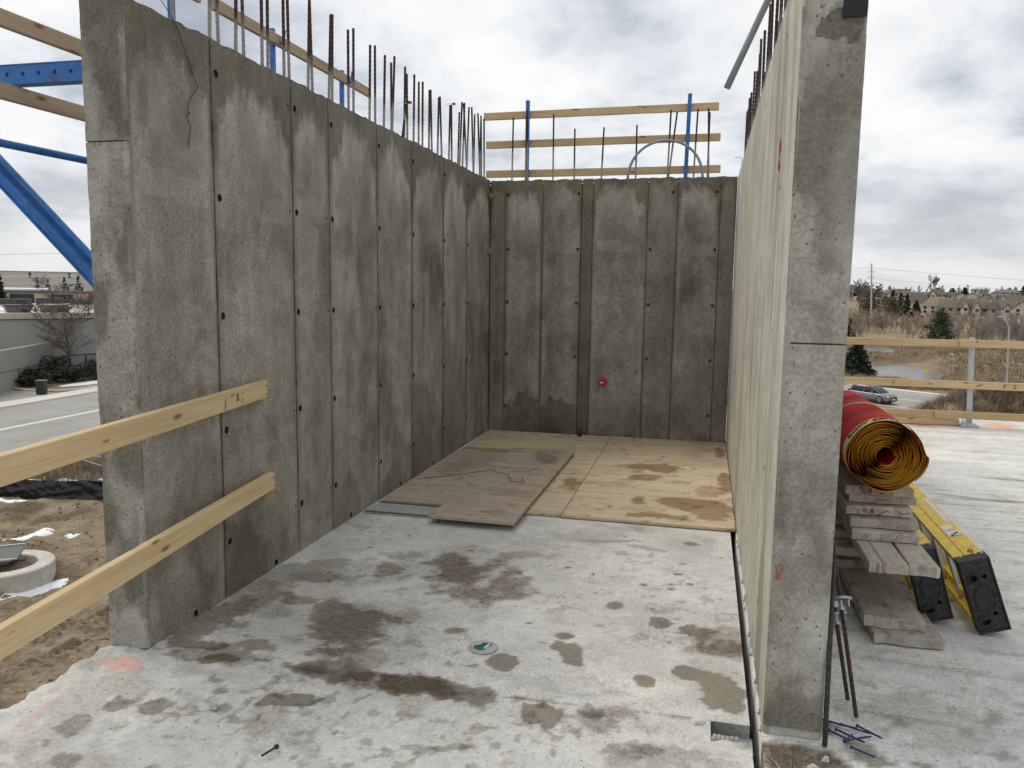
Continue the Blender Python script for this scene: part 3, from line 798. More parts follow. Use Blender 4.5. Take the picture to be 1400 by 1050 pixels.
# thin cement fins left at the form joints
for j in LJ[1:-1]:
    mb = MB(); rs = random.Random(int(j*100)); pts = []
    for k in range(70):
        z = .02+k*(HW-.06)/69
        pts.append((XL-.001+rs.uniform(-.0015, .002)-wl.location.x, j+rs.uniform(-.0012, .0012)-YN, z))
    mb.tube(pts, [rs.uniform(.0016, .0042) for _ in pts], 5); mb.build('joint_fin', 'core_concrete', wl)
def end_attr(seed, dark=0.25):
    def fn(u, z):
        A = np.zeros((len(u), 4))
        A[:, 0] = np.maximum(dark*2.4*sstep(.46, .62, fbm(u*7+seed, z*3.4, seed, 5)), .9*sstep(HW-.35, HW-.05, z+(fbm(u*9, z*4, seed)-.5)*.5)*(seed == 2))
        A[:, 1] = .55*sstep(.52, .68, fbm(u*5+seed*3, z*3.4, seed+3, 5))
        A[:, 1] = np.maximum(A[:, 1], .75*sstep(.03, .0, TH-u)*(seed == 2)*sstep(.35, .55, fbm(u*8, z*5, 2)))
        return np.clip(A, 0, 1)
    return fn
def end_disp(seed, rag=0.0):
    def fn(u, z):
        d = (fbm(u*5+seed, z*4, seed)-.5)*.006+(fbm(u*28+seed, z*28, seed+1, 3)-.5)*.003
        ed = np.minimum(u, TH-u)
        d = d-.006*sstep(.012, 0, ed)*(.4+fbm(u*0+seed, z*12, seed))
        if rag:
            d = d-rag*sstep(.55, .62, fbm(u*14+3, z*11+1, 5))*sstep(HW-.62, HW-.25, z)
        return d, np.zeros(len(u))
    return fn
def ends(parent, x0, parts, seed, rag=0.0, dark=.25):
    for (z0, z1) in parts:
        grid_panel('end_panel', loc(parent, (x0, YN, z0)), (1, 0, 0), (0, 0, 1), (0, -1, 0), TH, z1-z0, 'end_concrete', parent, .0125, (),
                   end_attr(seed, dark), end_disp(seed+int(z0), rag), .012, 0.0, z0)
ends(wl, XL-TH, [(0, 2.168), (2.174, HW)], 2, dark=.28)
wall_top('top_face', XL-TH+.002, XL-.004, YN+.002, YB+.2, wl, 'y')
LBARS = [(3.38, 3.38, 3.3), (3.53, 3.55, 3.3), (3.74, 3.74, 3.35), (3.75, 3.77, 3.28), (3.97, 3.96, 3.36), (4.0, 4.02, 3.3), (4.21, 4.21, 3.34), (4.23, 4.24, 3.28), (4.45, 4.45, 3.36), (4.51, 4.53, 3.30), (4.74, 4.73, 3.35), (4.78, 4.82, 3.29), (5.01, 5.02, 3.36), (5.07, 5.09, 3.28), (5.34, 5.34, 3.37), (5.41, 5.43, 3.28), (5.72, 5.74, 3.37), (5.67, 5.68, 3.28), (6.04, 6.05, 3.33), (5.83, 5.89, 3.33), (6.31, 6.32, 3.37), (6.15, 6.16, 3.27), (6.25, 6.35, 3.08), (6.29, 6.3, 3.3), (6.65, 6.68, 3.34), (6.5, 6.49, 3.29), (6.91, 6.93, 3.33), (6.74, 6.72, 3.28), (7.15, 7.16, 3.32), (7.01, 6.97, 3.28), (7.48, 7.52, 3.33), (7.3, 7.26, 3.27), (7.77, 7.84, 3.33), (7.54, 7.6, 3.37), (7.92, 7.98, 3.45), (7.79, 7.69, 3.38), (8.07, 8.12, 3.44), (8.02, 7.95, 3.4), (8.33, 8.37, 3.42), (8.26, 8.14, 3.38), (8.56, 8.62, 3.42), (8.43, 8.4, 3.38), (8.64, 8.58, 3.45)]
for i, (yb, yt, zt) in enumerate(LBARS):
    X = XL-(.055 if i % 2 else .145)
    rebar(wl, (X, yb, 2.74), (X+.008*math.sin(i*2.3), yt, zt))
for (yy_, zz_) in ((6.325, 3.085), (7.50, 3.33)):
    mb = MB(); mb.tube([loc(wl, (XL-.10, yy_-.02, zz_)), loc(wl, (XL-.10, yy_+.03, zz_+.01))], [.014, .010], 7); mb.build('red_tag', 'red_cap', wl)
    mb = MB(); mb.tube([loc(wl, (XL-.10, yy_, zz_)), loc(wl, (XL-.12, yy_-.12, zz_-.02)), loc(wl, (XL-.12, yy_-.22, zz_-.06))], .0015, 4); mb.build('tag_string', 'zinc', wl)
# tie wire hanging down the first panel
mb = MB(); mb.tube([loc(wl, p) for p in [(XL-.02, 3.10, 2.83), (XL-.005, 3.16, 2.77), (XL+.008, 3.20, 2.71), (XL+.006, 3.27, 2.60), (XL+.008, 3.335, 2.49), (XL+.006, 3.27, 2.42), (XL+.009, 3.25, 2.36), (XL+.012, 3.265, 2.37), (XL+.006, 3.25, 2.345), (XL+.006, 3.275, 2.31), (XL+.005, 3.255, 2.21)]], .0017, 5)
mb.build('tie_wire', 'dark_steel', wl)
mb = MB(); mb.tube([loc(wl, p) for p in [(XL-TH+.01, 3.02, 1.50), (XL-TH-.02, 3.02, 1.50), (XL-TH-.03, 3.02, 1.50)]], [.034, .034, .02], 14)
mb.build('tie_cone', 'black_plastic', wl)
for z in (2.575, 1.985):
    mb = MB(); p = loc(wl, (XL, 8.41, z))
    mb.tube([p, (p[0]+.05, p[1], p[2])], .007, 6)
    mb.box((p[0]+.03, p[1], p[2]), (.012, .035, .06)); mb.box((p[0]+.036, p[1], p[2]), (.012, .06, .03))
    mb.build('tie_nut', 'zinc', wl)

# back wall
wb = thing('concrete_wall', 'dark damp concrete wall at the back with a round red cap low in it', 'wall', ((XL+XR)/2, YB, 0))
mb = MB(); mb.box(loc(wb, ((XL+XR)/2, YB+.11, HW/2-.02)), (XR-XL-.004, .176, HW-.045)); mb.build('core', 'core_concrete', wb)
BJ = [XL, -2.143, -1.734, -1.31, -1.192, -.62, -.318, .11, XR]
BH = {1: [(.026, r, .018, .11) for r in ROWS], 2: [(.424-.006-.032, r, .018, .11) for r in ROWS[1:]], 4: [(.15, .60, .026, .02)], 5: [(.034, r, .018, .11) for r in ROWS[1:4]]+[(.25, 2.592, .018, .11)],
      6: [(.428-.006-.035, r, .017, .11) for r in ROWS]}
BD = {0: .45, 3: .70, 5: .35, 7: .45}
BLOW = {1: [(.30, .02, .30, .42, .95)], 2: [(.2, .05, .42, .34, .95)], 3: [(.05, .1, .2, .5, .95)], 6: [(.3, .5, .2, .8, .3)]}
for i in range(8):
    a, b = BJ[i]+.003, BJ[i+1]-.003; w = b-a
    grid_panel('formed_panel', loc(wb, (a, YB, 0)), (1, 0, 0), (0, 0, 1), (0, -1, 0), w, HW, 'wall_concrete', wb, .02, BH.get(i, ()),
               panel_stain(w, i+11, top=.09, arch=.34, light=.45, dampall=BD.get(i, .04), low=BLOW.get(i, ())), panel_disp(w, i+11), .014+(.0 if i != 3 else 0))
mb = MB(); mb.tube([loc(wb, (-1.036, YB+.0, .603)), loc(wb, (-1.036, YB-.012, .603)), loc(wb, (-1.036, YB-.016, .603))], [.05, .05, .044], 20)
rc = mb.build('sleeve_cap', 'red_cap', wb); rc['label'] = 'round red plastic cap'
mb = MB(); mb.box(loc(wb, (-1.05, YB-.017, .595)), (.036, .002, .012)); mb.build('cap_label', 'white_sticker', rc)
wall_top('top_face', XL+.002, XR-.002, YB+.005, YB+.198, wb, 'x')
for b, t, z in [(-2.102, -2.095, 3.417), (-1.931, -1.943, 3.495), (-1.95, -1.952, 3.43), (-1.648, -1.654, 3.439), (-1.418, -1.422, 3.281), (-1.128, -1.112, 3.286), (-.766, -.769, 3.297), (-.44, -.425, 3.439), (-.43, -.362, 3.415), (-.175, -.155, 3.436), (-.021, -.05, 3.439), (-.035, -.035, 3.40)]:
    rebar(wb, (b, YB+.10, 2.72), (t, YB+.10, z))
mb = MB(); th = np.linspace(0, math.pi, 26)
mb.tube([loc(wb, (-.463-.383*math.cos(t), YB+.055, 2.70+.425*math.sin(t)**.85)) for t in th], .0135, 10)
mb.build('conduit', 'grey_pvc', wb, smooth=True)

# right wall
wr = thing('concrete_wall', 'pale concrete wall on the right with its narrow end face to the front', 'wall', (XR+TH/2, YN, 0))
mb = MB(); mb.box(loc(wr, (XR+TH/2+.003, (YN+YB)/2+.1, HW/2-.02)), (TH-.026, YB-YN+.2-.022, HW-.045)); mb.build('core', 'core_concrete', wr)
mb = MB(); mb.box(loc(wr, (XR+TH-.007, (YN+YB)/2+.1, HW/2-.01)), (.014, YB-YN+.2-.03, HW-.02)); mb.build('outer_face', 'end_concrete', wr)
def pale_attr(w, seed):
    def fn(u, z):
        A = np.zeros((len(u), 4)); ed = np.minimum(u, w-u)
        A[:, 0] = np.maximum(.55*sstep(.02, .006, ed), .35*sstep(.55, .75, fbm(u*7+seed, z*1.3, seed)))
        if seed == 21:
            A[:, 0] = np.maximum(A[:, 0], .7*sstep(1.1, .8, np.hypot((u-.42)/.16, (z-.1)/.62)+(fbm(u*6, z*5, 2)-.5)*.5))
        A[:, 1] = .4*sstep(.45, .7, fbm(u*16+seed, z*.9, seed+2))
        return np.clip(A, 0, 1)
    return fn
for i in range(8):
    a, b = LJ[i]+.002, LJ[i+1]-.002; w = b-a
    H_ = [(w-.05, z, .011, .03) for z in ROWS[(i % 2):]] if i < 7 else []
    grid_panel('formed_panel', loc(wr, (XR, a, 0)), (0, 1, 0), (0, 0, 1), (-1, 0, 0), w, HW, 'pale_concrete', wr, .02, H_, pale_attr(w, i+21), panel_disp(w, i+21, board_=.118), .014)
# ragged strip of grout along the slit
mb = MB(); rs = random.Random(9); y = 2.87
while y < 5.2:
    mb.tube([(XR-.012+rs.uniform(-.006, .006), y, .004), (XR-.004, y+.02, rs.uniform(.012, .03))], [.006, .003], 5); y += rs.uniform(.08, .4)
o = mb.build('grout_crumbs', 'chip_grey', wr); o.location = -Vector(wr.location); o['kind'] = 'stuff'
ends(wr, XR, [(.035, 1.421), (1.427, HW)], 5, rag=.018, dark=.22)
mb = MB(); mb.box(loc(wr, (XR+TH/2, YN+.02, .018)), (TH-.01, .03, .03)); mb.build('grout_bed', 'chip_grey', wr)
mb = MB(); mb.box(loc(wr, (XR+TH-.040, YN+.002, 2.58)), (.072, .012, .20)); mb.build('dark_patch', 'black_mark', wr)
# red check mark on the end face
mb = MB(); y = YN-.006
for (a, b) in [((XR+.010, .645), (XR+.021, .592)), ((XR+.021, .592), (XR+.036, .632)), ((XR+.010, .590), (XR+.030, .590))]:
    mb.tube([loc(wr, (a[0], y, a[1])), loc(wr, (b[0], y, b[1]))], .0016, 4)
mb.build('red_check_mark', 'red_mark', wr)
mb = MB(); mb.tube([loc(wr, (XR-.002, 3.462+.012*math.sin(k), 2.08+k*.017)) for k in range(9)], [.001, .004, .003, .0015, .002, .004, .005, .003, .001], 5); mb.build('red_paint_mark', 'red_mark', wr)
wall_top('top_face', XR+.004, XR+TH-.002, YN+.002, YB+.2, wr, 'y')
rs = random.Random(11); y = 3.25; i = 0
while y < 8.62:
    X = XR+(.055 if i % 2 else .145)
    rebar(wr, (X, y, 2.72), (X+rs.uniform(-.012, .006), y+rs.uniform(-.04, .04), 3.38+rs.uniform(-.06, .05))); i += 1
    y += .05 if i % 2 else rs.uniform(.24, .32)
# bent conduit stub standing out of the right wall near the front
mb = MB(); mb.tube([loc(wr, p) for p in [(.37, 3.42, 2.60), (.37, 3.43, 2.9), (.365, 3.45, 3.02), (.345, 3.50, 3.10), (.315, 3.57, 3.09), (.27, 3.63, 3.0), (.205, 3.70, 2.828), (.124, 3.70, 2.642), (.052, 3.70, 2.474)]], .0145, 12)
mb.build('conduit', 'grey_pvc', wr, smooth=True)
mb = MB(); mb.tube([loc(wr, (.30, 8.3, 2.74)), loc(wr, (.29, 8.3, 2.88)), loc(wr, (.27, 8.32, 2.905)), loc(wr, (.22, 8.34, 2.905))], .0022, 5); mb.build('tie_wire', 'dark_steel', wr)
# ------------------------------------------------------------------ plywood over the shaft
def ply(name, x0, x1, y0, y1, z0, t, mat, label, stains=(), dirt=0.0, rz=0.0, cat='plywood sheet', group='plywood sheets on the floor'):
    cx, cyy = (x0+x1)/2, (y0+y1)/2
    nx, ny = max(2, int((x1-x0)/.03)), max(2, int((y1-y0)/.03))
    xs = np.linspace(x0, x1, nx+1); ys = np.linspace(y0, y1, ny+1)
    xx, yy = np.meshgrid(xs, ys, indexing='ij'); x, y = xx.ravel(), yy.ravel()
    z = np.full(len(x), z0+t)+(fbm(x*1.1, y*1.1, 5)-.5)*.006
    A = np.zeros((len(x), 4)); A[:, 0] = ellipses(x, y, stains, k=3) if stains else 0
    A[:, 0] = np.maximum(A[:, 0], .35*sstep(.56, .72, fbm(x*3+1, y*3, 2)))
    A[:, 1] = np.clip(dirt*sstep(.35, .65, fbm(x*1.3, y*1.3, 6))*1.4, 0, 1)
    idx = np.arange(len(x)).reshape(xx.shape)
    q = np.stack([idx[:-1, :-1], idx[1:, :-1], idx[1:, 1:], idx[:-1, 1:]], -1).reshape(-1, 4)
    bd = [*idx[:, 0]]+[*idx[-1, 1:]]+[*idx[-2::-1, -1]]+[*idx[0, -2:0:-1]]
    n = len(x); V = np.stack([x-cx, y-cyy, z-z0], 1)
    V = np.concatenate([V, V[bd]*np.array([1, 1, 0])])
    Q = [*map(tuple, q)]+[(bd[(k+1) % len(bd)], bd[k], n+k, n+(k+1) % len(bd)) for k in range(len(bd))]
    me = np_mesh(name, V, np.array(Q), False); set_attr(me, 'stain', np.concatenate([A, A[bd]]))
    o = link(name, me, mat); o.location = (cx, cyy, z0); o.rotation_euler = (0, 0, rz)
    return tagp(o, label, cat, group)
T = .018
ply('plywood_sheet', -2.26, -.922, 7.262, 8.42, .006, T, 'plywood_new', 'pale plywood sheet flat against the foot of the back wall, left of the seam', [(-1.9, 7.35, .5, .10, 0, .9)], .25)
ply('plywood_sheet', -2.27, -1.745, 5.36, 7.258, .006, T, 'plywood_old', 'dirty brown plywood sheet along the foot of the left wall', [(-2.1, 6.6, .12, .3, 0, .5)], .6)
ply('plywood_sheet', -1.741, -.922, 5.345, 7.256, .006, T, 'plywood_new', 'plywood strip lying under the loose weathered panel', [(-.99, 6.27, .09, .26, .2, .9)], .15)
ply('plywood_sheet', -.916, .262, 7.246, 8.44, .006, T, 'plywood_new', 'pale plywood sheet in the far right corner of the shaft', [(.2, 7.9, .06, .25, 0, .9)], .1)
ply('plywood_sheet', -.916, .262, 6.058, 7.240, .006, T, 'plywood_new', 'middle plywood sheet by the right wall with a wet patch', [(-.35, 7.03, .24, .16, .1, 1), (-.41, 6.62, .13, .14, .1, .8), (-.15, 6.55, .1, .06, 0, .6), (.22, 6.7, .06, .4, 0, .9), (.12, 6.3, .12, .18, 0, .6)], .05)
ply('plywood_sheet', -.916, .258, 5.335, 6.052, .006, T, 'plywood_new', 'muddy front plywood sheet at the edge of the bare concrete, by the right wall', [(-.42, 5.88, .06, .14, .1, 1), (-.05, 5.9, .26, .14, .1, .9), (-.25, 5.5, .22, .06, 0, .9), (.12, 5.75, .14, .3, 0, .75)], .05)
ply('loose_plywood', -1.752, -1.158, 4.945, 7.37, .042, .018, 'plywood_old', 'loose weathered brown plywood panel lying across the edge of the shaft cover', [(-1.36, 6.97, .10, .18, .2, 1), (-1.5, 6.4, .05, .05, 0, .6)], .55, rz=-.006, cat='plywood sheet')
mb = MB(); mb.box((0, 0, 0), (.10, 2.2, .016))
o = mb.build('packing_strip', 'plywood_old', bevel=.002); o.location = (-1.222, 6.12, .0335); tagp(o, 'brown plywood strip under the right edge of the loose weathered panel', 'plywood strip')
mb = MB(); mb.box((0, 0, 0), (.10, 1.9, .016))
o = mb.build('packing_strip', 'plywood_old', bevel=.002); o.location = (-1.68, 6.36, .0335); tagp(o, 'brown plywood strip under the left edge of the loose weathered panel', 'plywood strip')
# steel-edged strip at the sill, left
pl = thing('sill_plate', 'grey steel sill plate between the left wall and the loose panel', 'sill plate', (-2.0, 5.2, 0))
mb = MB(); mb.box((0, 0, .008), (.56, .27, .008)); mb.build('plate', 'grey_plastic', pl, bevel=.001)
for y in (-.125, .125):
    mb = MB(); mb.box((0, y, .016), (.56, .012, .010)); mb.build('lip', 'lip_steel', pl, bevel=.002)
# crooked wire on the panel, black rubber block
mb = MB(); mb.tube([(-2.2, 6.05, .03), (-1.95, 6.25, .032), (-1.7, 6.3, .078), (-1.5, 6.15, .08), (-1.42, 5.95, .078), (-1.33, 5.98, .078), (-1.38, 6.12, .079)], .0025, 5)
tagp(mb.build('loose_wire', 'dark_steel'), 'thin bent wire lying on the brown plywood', 'wire')
mb = MB(); mb.box((0, 0, .028), (.05, .04, .045)); mb.box((.004, .0, .058), (.03, .03, .02))
o = mb.build('rubber_plug', 'black_plastic', bevel=.006); o.location = (-1.25, 8.32, .024); tagp(o, 'small black rubber plug on the plywood by the back wall', 'plug')
# cast-in floor sleeve with a broken cover
dr = thing('floor_sleeve', 'round grey plastic sleeve cast in the floor, broken cover showing green', 'floor sleeve', (-.90, 3.255, 0))
mb = MB(); V = []; F = []; n = 32
hole = [(x_*1.35, y_*1.35) for x_, y_ in [(-.026, -.02), (-.030, .0), (-.012, .012), (-.008, .03), (.012, .03), (.026, .026), (.012, -.004), (.016, -.022), (-.006, -.030)]]
for k in range(n):
    t = 2*math.pi*k/n; V.append((.066*math.cos(t), .066*math.sin(t), .003))
for k in range(n):
    t = 2*math.pi*k/n; V.append((.062*math.cos(t), .062*math.sin(t), .0075))
hp = []
for k in range(n):
    t = 2*math.pi*k/n
    # ray against the ragged opening
    r = .03
    best = None
    for i in range(len(hole)):
        a = Vector(hole[i]); b = Vector(hole[(i+1) % len(hole)]); d = Vector((math.cos(t), math.sin(t))); e2 = b-a
        den = d.x*e2.y-d.y*e2.x
        if abs(den) < 1e-9: continue
        s_ = (a.x*e2.y-a.y*e2.x)/den; u_ = (a.x*d.y-a.y*d.x)/den
        if s_ > 0 and 0 <= u_ <= 1: best = s_ if best is None else max(best, s_)
    r = best or .02
    V.append((r*math.cos(t), r*math.sin(t), .0065)); hp.append((r*math.cos(t), r*math.sin(t)))
for k in range(n):
    k2 = (k+1) % n
    F += [(k, k2, n+k2, n+k), (n+k, n+k2, 2*n+k2, 2*n+k)]
mb.add(V, F); mb.build('cover', 'grey_plastic', dr)
mb = MB(); mb.tube([(0, 0, .0015), (0, 0, .0035)], .05, 24); mb.build('lining', 'green_plastic', dr)
mb = MB(); mb.box((.018, -.002, .011), (.006, .05, .006), (0, 0, -.2)); mb.build('flap', 'white_sticker', dr)
# small debris on the slab
def bolt(x, y, rz, label):
    o = thing('masonry_screw', label, 'screw', (x, y, .012), rz)
    mb = MB(); mb.tube([(-.03, 0, .004), (.03, 0, .004)], .0038, 8); mb.build('shank', 'dark_steel', o)
    mb = MB(); mb.tube([(.03, 0, .004), (.04, 0, .004)], .0085, 6); mb.build('head', 'dark_steel', o)
bolt(-1.384, 2.275, 1.25, 'dark steel screw lying on the rough front slab')
rs = random.Random(21)
for i in range(16):
    x, y = [(-2.05, 3.42), (-1.95, 3.10), (-2.1, 2.98), (-1.6, 3.55), (-2.0, 3.9), (-2.15, 4.9), (-1.5, 3.28), (-.55, 4.3), (-.2, 3.9), (.35, 2.70), (.42, 2.68), (.47, 2.74), (.30, 2.66), (-1.9, 2.72), (-1.75, 2.5), (-2.22, 4.35)][i]
    if i % 3 == 0:
        mb = MB(); L = rs.uniform(.03, .06); mb.tube([(-L, 0, .004), (0, rs.uniform(-.006, .006), .006), (L, 0, .004)], .0016, 5); o = mb.build('wire_snip', 'zinc')
        tagp(o, 'short bright snip of wire on the grey slab', 'wire snip', 'wire snips on the slab')
    else:
        s = rs.uniform(.008, .018); mb = MB()
        mb.add([(rs.uniform(-s, s)*.4+s*math.cos(k), rs.uniform(-s, s)*.4+s*math.sin(k), 0) for k in range(6)]+[(s*.55*math.cos(k), s*.5*math.sin(k), s*.7) for k in range(6)], [tuple(range(5, -1, -1)), tuple(range(6, 12))]+[(k, (k+1) % 6, (k+1) % 6+6, k+6) for k in range(6)])
        o = mb.build('concrete_chip', 'chip_grey'); tagp(o, 'small loose chip of concrete on the slab', 'chip', 'concrete chips on the slab')
    o.location = (x, y, .002); o.rotation_euler = (0, 0, rs.uniform(0, 6))

# ------------------------------------------------------------------ guard rails on the left opening
for (z, label, sd, x1, y1) in [(1.036, 'upper pale lumber rail nailed to the left wall, running out past its end', 3, -2.3, 3.815), (.520, 'lower pale lumber rail nailed to the left wall, rounded far end', 4, -2.3, 3.87)]:
    p1 = Vector((XL+.021, y1, z)); d = Vector((-.255, 1.889, 0)).normalized(); p0 = p1-d*3.05
    o = board('guard_rail_board', p0, p1, .094, .038, 'lumber_pale', label, 'lumber board', seed=sd, bow=.002)
    L = 3.05
    for (u_, v_) in ((L-.02, .02), (L-.018, -.025)):
        mb = MB(); mb.tube([(u_, -.018, v_), (u_, -.0205, v_)], .004, 8); mb.build('nail_head', 'dark_steel', o)
    if z > .8:
        # grade stamp strokes
        mb = MB(); u0 = L-.50; S = [((0, -.022), (.018, -.004)), ((.018, -.022), (0, -.004)), ((0, .002), (.018, .02)), ((.009, -.03), (.009, -.024)), ((0, -.034), (.018, -.034)), ((.004, -.04), (.014, -.044)), ((.13, -.014), (.13, .026)), ((.142, -.014), (.142, .026)), ((.148, -.014), (.148, .026)), ((.185, .012), (.195, .024)), ((.185, -.02), (.2, -.012)), ((.195, -.008), (.19, -.024))]
        for a, b in S:
            mb.tube([(u0+a[0], -.0195, a[1]), (u0+b[0], -.0195, b[1])], .0014, 4)
        mb.build('grade_stamp', 'brown_ink', o)['kind'] = 'stuff'
pp = thing('rail_post', 'galvanised post holding the near ends of the pale lumber rails', 'post', (-1.86, .80, 0))
mb = MB(); mb.box((0, 0, .6), (.05, .05, 1.2)); mb.build('upright', 'galvanised', pp, bevel=.003)
mb = MB(); mb.box((0, 0, .006), (.2, .2, .012)); mb.build('base_plate', 'galvanised', pp, bevel=.003)

# ------------------------------------------------------------------ blue brackets outside the left wall
def bracket(y, label, full):
    o = thing('wall_bracket', label, 'wall bracket', (XL-TH, y, 2.60), group='blue steel brackets on the left wall')
    if full:
        hol = [(.12+.097*k, .047, .011, .012) for k in range(15)]
        grid_panel('beam_web', (-1.62, -.03, 0), (1, 0, 0), (0, 0, 1), (0, -1, 0), 1.62, .094, 'blue_paint', o, .05, hol, None, None, .006)
        for z in (.0, .094):
            mb = MB(); mb.box((-.81, .0, z), (1.62, .066, .007)); mb.build('beam_flange', 'blue_paint', o, bevel=.001)
        a = Vector((-1.55, 0, -.06)); b = Vector((-.02, 0, -1.50)); d = (b-a).normalized(); nrm = Vector((-d.z, 0, d.x))
        if nrm.z < 0: nrm = -nrm
        for off, hw_, hy, nm in ((0, .028, .024, 'strut_channel'), (-.024, .005, .034, 'strut_lip'), (.024, .005, .034, 'strut_lip')):
            mb = MB(); P_ = [a+nrm*off, b+nrm*off]; V = []
            for p_ in P_:
                V += [p_-nrm*hw_+Vector((0, -hy, 0)), p_-nrm*hw_+Vector((0, hy, 0)), p_+nrm*hw_+Vector((0, hy, 0)), p_+nrm*hw_+Vector((0, -hy, 0))]
            mb.add(V, [(3, 2, 1, 0), (4, 5, 6, 7), (0, 1, 5, 4), (1, 2, 6, 5), (2, 3, 7, 6), (3, 0, 4, 7)]); mb.build(nm, 'blue_paint', o, bevel=.002)
        mb = MB(); mb.tube([a+nrm*.052+Vector((0, .03, 0)), b+nrm*.052+Vector((0, .03, 0))], .019, 12); mb.build('strut_tube', 'blue_paint', o)
        for bx in (-1.5, -1.42, -.12, -.05):
            mb = MB(); mb.tube([(bx, -.033, .047), (bx, -.046, .047)], .014, 6); mb.build('bolt', 'zinc', o)
        mb = MB(); mb.box((-.008, 0, -1.44), (.016, .12, .2)); mb.build('foot_plate', 'blue_paint', o, bevel=.002)
    if full:
        return o
    mb = MB(); mb.box((-.985, 0, .53), (.038, .038, 1.05)); mb.build('guard_post', 'blue_paint', o, bevel=.004)
    mb = MB(); mb.box((-.925, .005, .935), (.09, .035, .008)); mb.box((-.884, .005, 0.985), (.008, .035, .11), (0, .18, 0)); mb.build('board_hook', 'blue_paint', o, bevel=.002)
    mb = MB(); mb.box((-.49, 0, .03), (.98, .03, .05)); 
    if not full: mb.build('arm', 'blue_paint', o, bevel=.003)
    return o
bracket(3.53, 'blue steel bracket with drilled beam and diagonal strut, near end of left wall', True)
bracket(4.80, 'blue bracket post at the top left corner above the left wall', False)
bracket(6.07, 'taller-looking blue bracket post left of the two behind the left wall bars', False)
bracket(7.34, 'farther blue bracket post behind the left wall bars, near the board end', False)
mb = MB(); mb.tube([(-3.50, 1.2, 2.285), (-3.5, 7.8, 2.30)], .021, 12)
tagp(mb.build('brace_tube', 'blue_paint', smooth=True), 'blue round brace tube running along outside the left wall', 'tube')
X = -3.455
board('guard_board', (X, 5.19, 3.556), (X, 7.90, 3.566), .085, .036, 'lumber_tan', 'lumber guard board seen through the bars above the left wall', 'lumber board', seed=7)
board('guard_board', (X, 1.6, 3.53), (X, 5.04, 3.545), .085, .036, 'lumber_tan', 'lumber guard board whose tip shows at the top edge above the left wall', 'lumber board', seed=8)
board('guard_board', (X-.02, 1.0, 2.885), (X-.02, 5.5, 2.912), .085, .036, 'lumber_tan', 'tan lumber board passing above the drilled blue beam, left of the wall', 'lumber board', seed=9)
board('guard_board', (X-.02, 1.0, 2.530), (X-.02, 5.5, 2.556), .080, .036, 'lumber_tan', 'tan lumber board passing just below the drilled blue beam, left of the wall', 'lumber board', seed=10)

# guard rail behind the back wall
for (x, lab, lean) in [(-1.965, 'blue steel post behind the back wall, left, beside a pair of bars', .0), (-.255, 'blue steel post behind the back wall, right, by the grey conduit arc', .012)]:
    o = thing('guard_post', lab, 'post', (x, YB+.225, 2.3)); mb = MB()
    mb.add([(-.02-lean, -.02, 0), (.02-lean, -.02, 0), (.02-lean, .02, 0), (-.02-lean, .02, 0), (-.02+lean, -.02, 1.32), (.02+lean, -.02, 1.32), (.02+lean, .02, 1.32), (-.02+lean, .02, 1.32)], [(3, 2, 1, 0), (4, 5, 6, 7), (0, 1, 5, 4), (1, 2, 6, 5), (2, 3, 7, 6), (3, 0, 4, 7)])
    mb.build('tube', 'blue_paint', o, bevel=.004)
    mb = MB(); mb.box((0, -.006, .1), (.11, .014, .16)); mb.build('wall_plate', 'blue_paint', o, bevel=.002)
Y = YB+.27
for (x0, x1, z0, z1, lab, sd) in [(-2.47, .053, 3.475, 3.490, 'top one of the three lumber boards behind the back wall', 11), (-2.44, .082, 3.168, 3.180, 'middle one of the three lumber boards behind the back wall', 12), (-2.44, .096, 2.850, 2.858, 'lowest of the three lumber boards, just above the back wall top', 13)]:
    board('guard_board', (x0, Y, z0), (x1, Y, z1), .078, .036, 'lumber', lab, 'lumber board', 'guard boards behind the back wall', seed=sd)

# ------------------------------------------------------------------ guard rail at the edge of the deck (right)
YR = 10.565
def rail_post(x, lab):
    o = thing('rail_post', lab, 'post', (x, YR+.05, 0)); mb = MB()
    mb.add([(.025-.028, -.02, 0), (.025+.028, -.02, 0), (.025+.028, .02, 0), (.025-.028, .02, 0), (-.028-.018, -.02, 1.075), (.028-.018, -.02, 1.075), (.028-.018, .02, 1.075), (-.028-.018, .02, 1.075)], [(3, 2, 1, 0), (4, 5, 6, 7), (0, 1, 5, 4), (1, 2, 6, 5), (2, 3, 7, 6), (3, 0, 4, 7)])
    mb.build('upright', 'galvanised', o, bevel=.004)
    mb = MB(); mb.prism([(-.11, 0), (.11, 0), (.08, .03), (.04, .05), (-.06, .05), (-.1, .02)], 'y', -.16, .10); mb.build('foot', 'galvanised', o, bevel=.004)
    mb = MB(); mb.tube([(-.08, -.1, .04), (-.07, -.1, .12), (-.055, -.1, .15), (-.04, -.1, .12), (-.04, -.1, .04)], .008, 6); mb.build('lifting_eye', 'galvanised', o)
    for z in (1.0, .5, .13):
        mb = MB(); mb.box((.0+(.53-z)*.04, -.058, z), (.045, .012, .13)); mb.build('board_clip', 'galvanised', o, bevel=.002)
    return o
rail_post(3.165, 'galvanised guard rail post standing on the deck edge')
rail_post(.62, 'galvanised guard rail post hidden behind the right wall')
rail_post(5.7, 'galvanised guard rail post just beyond the right picture edge')
Yb = YR+.005
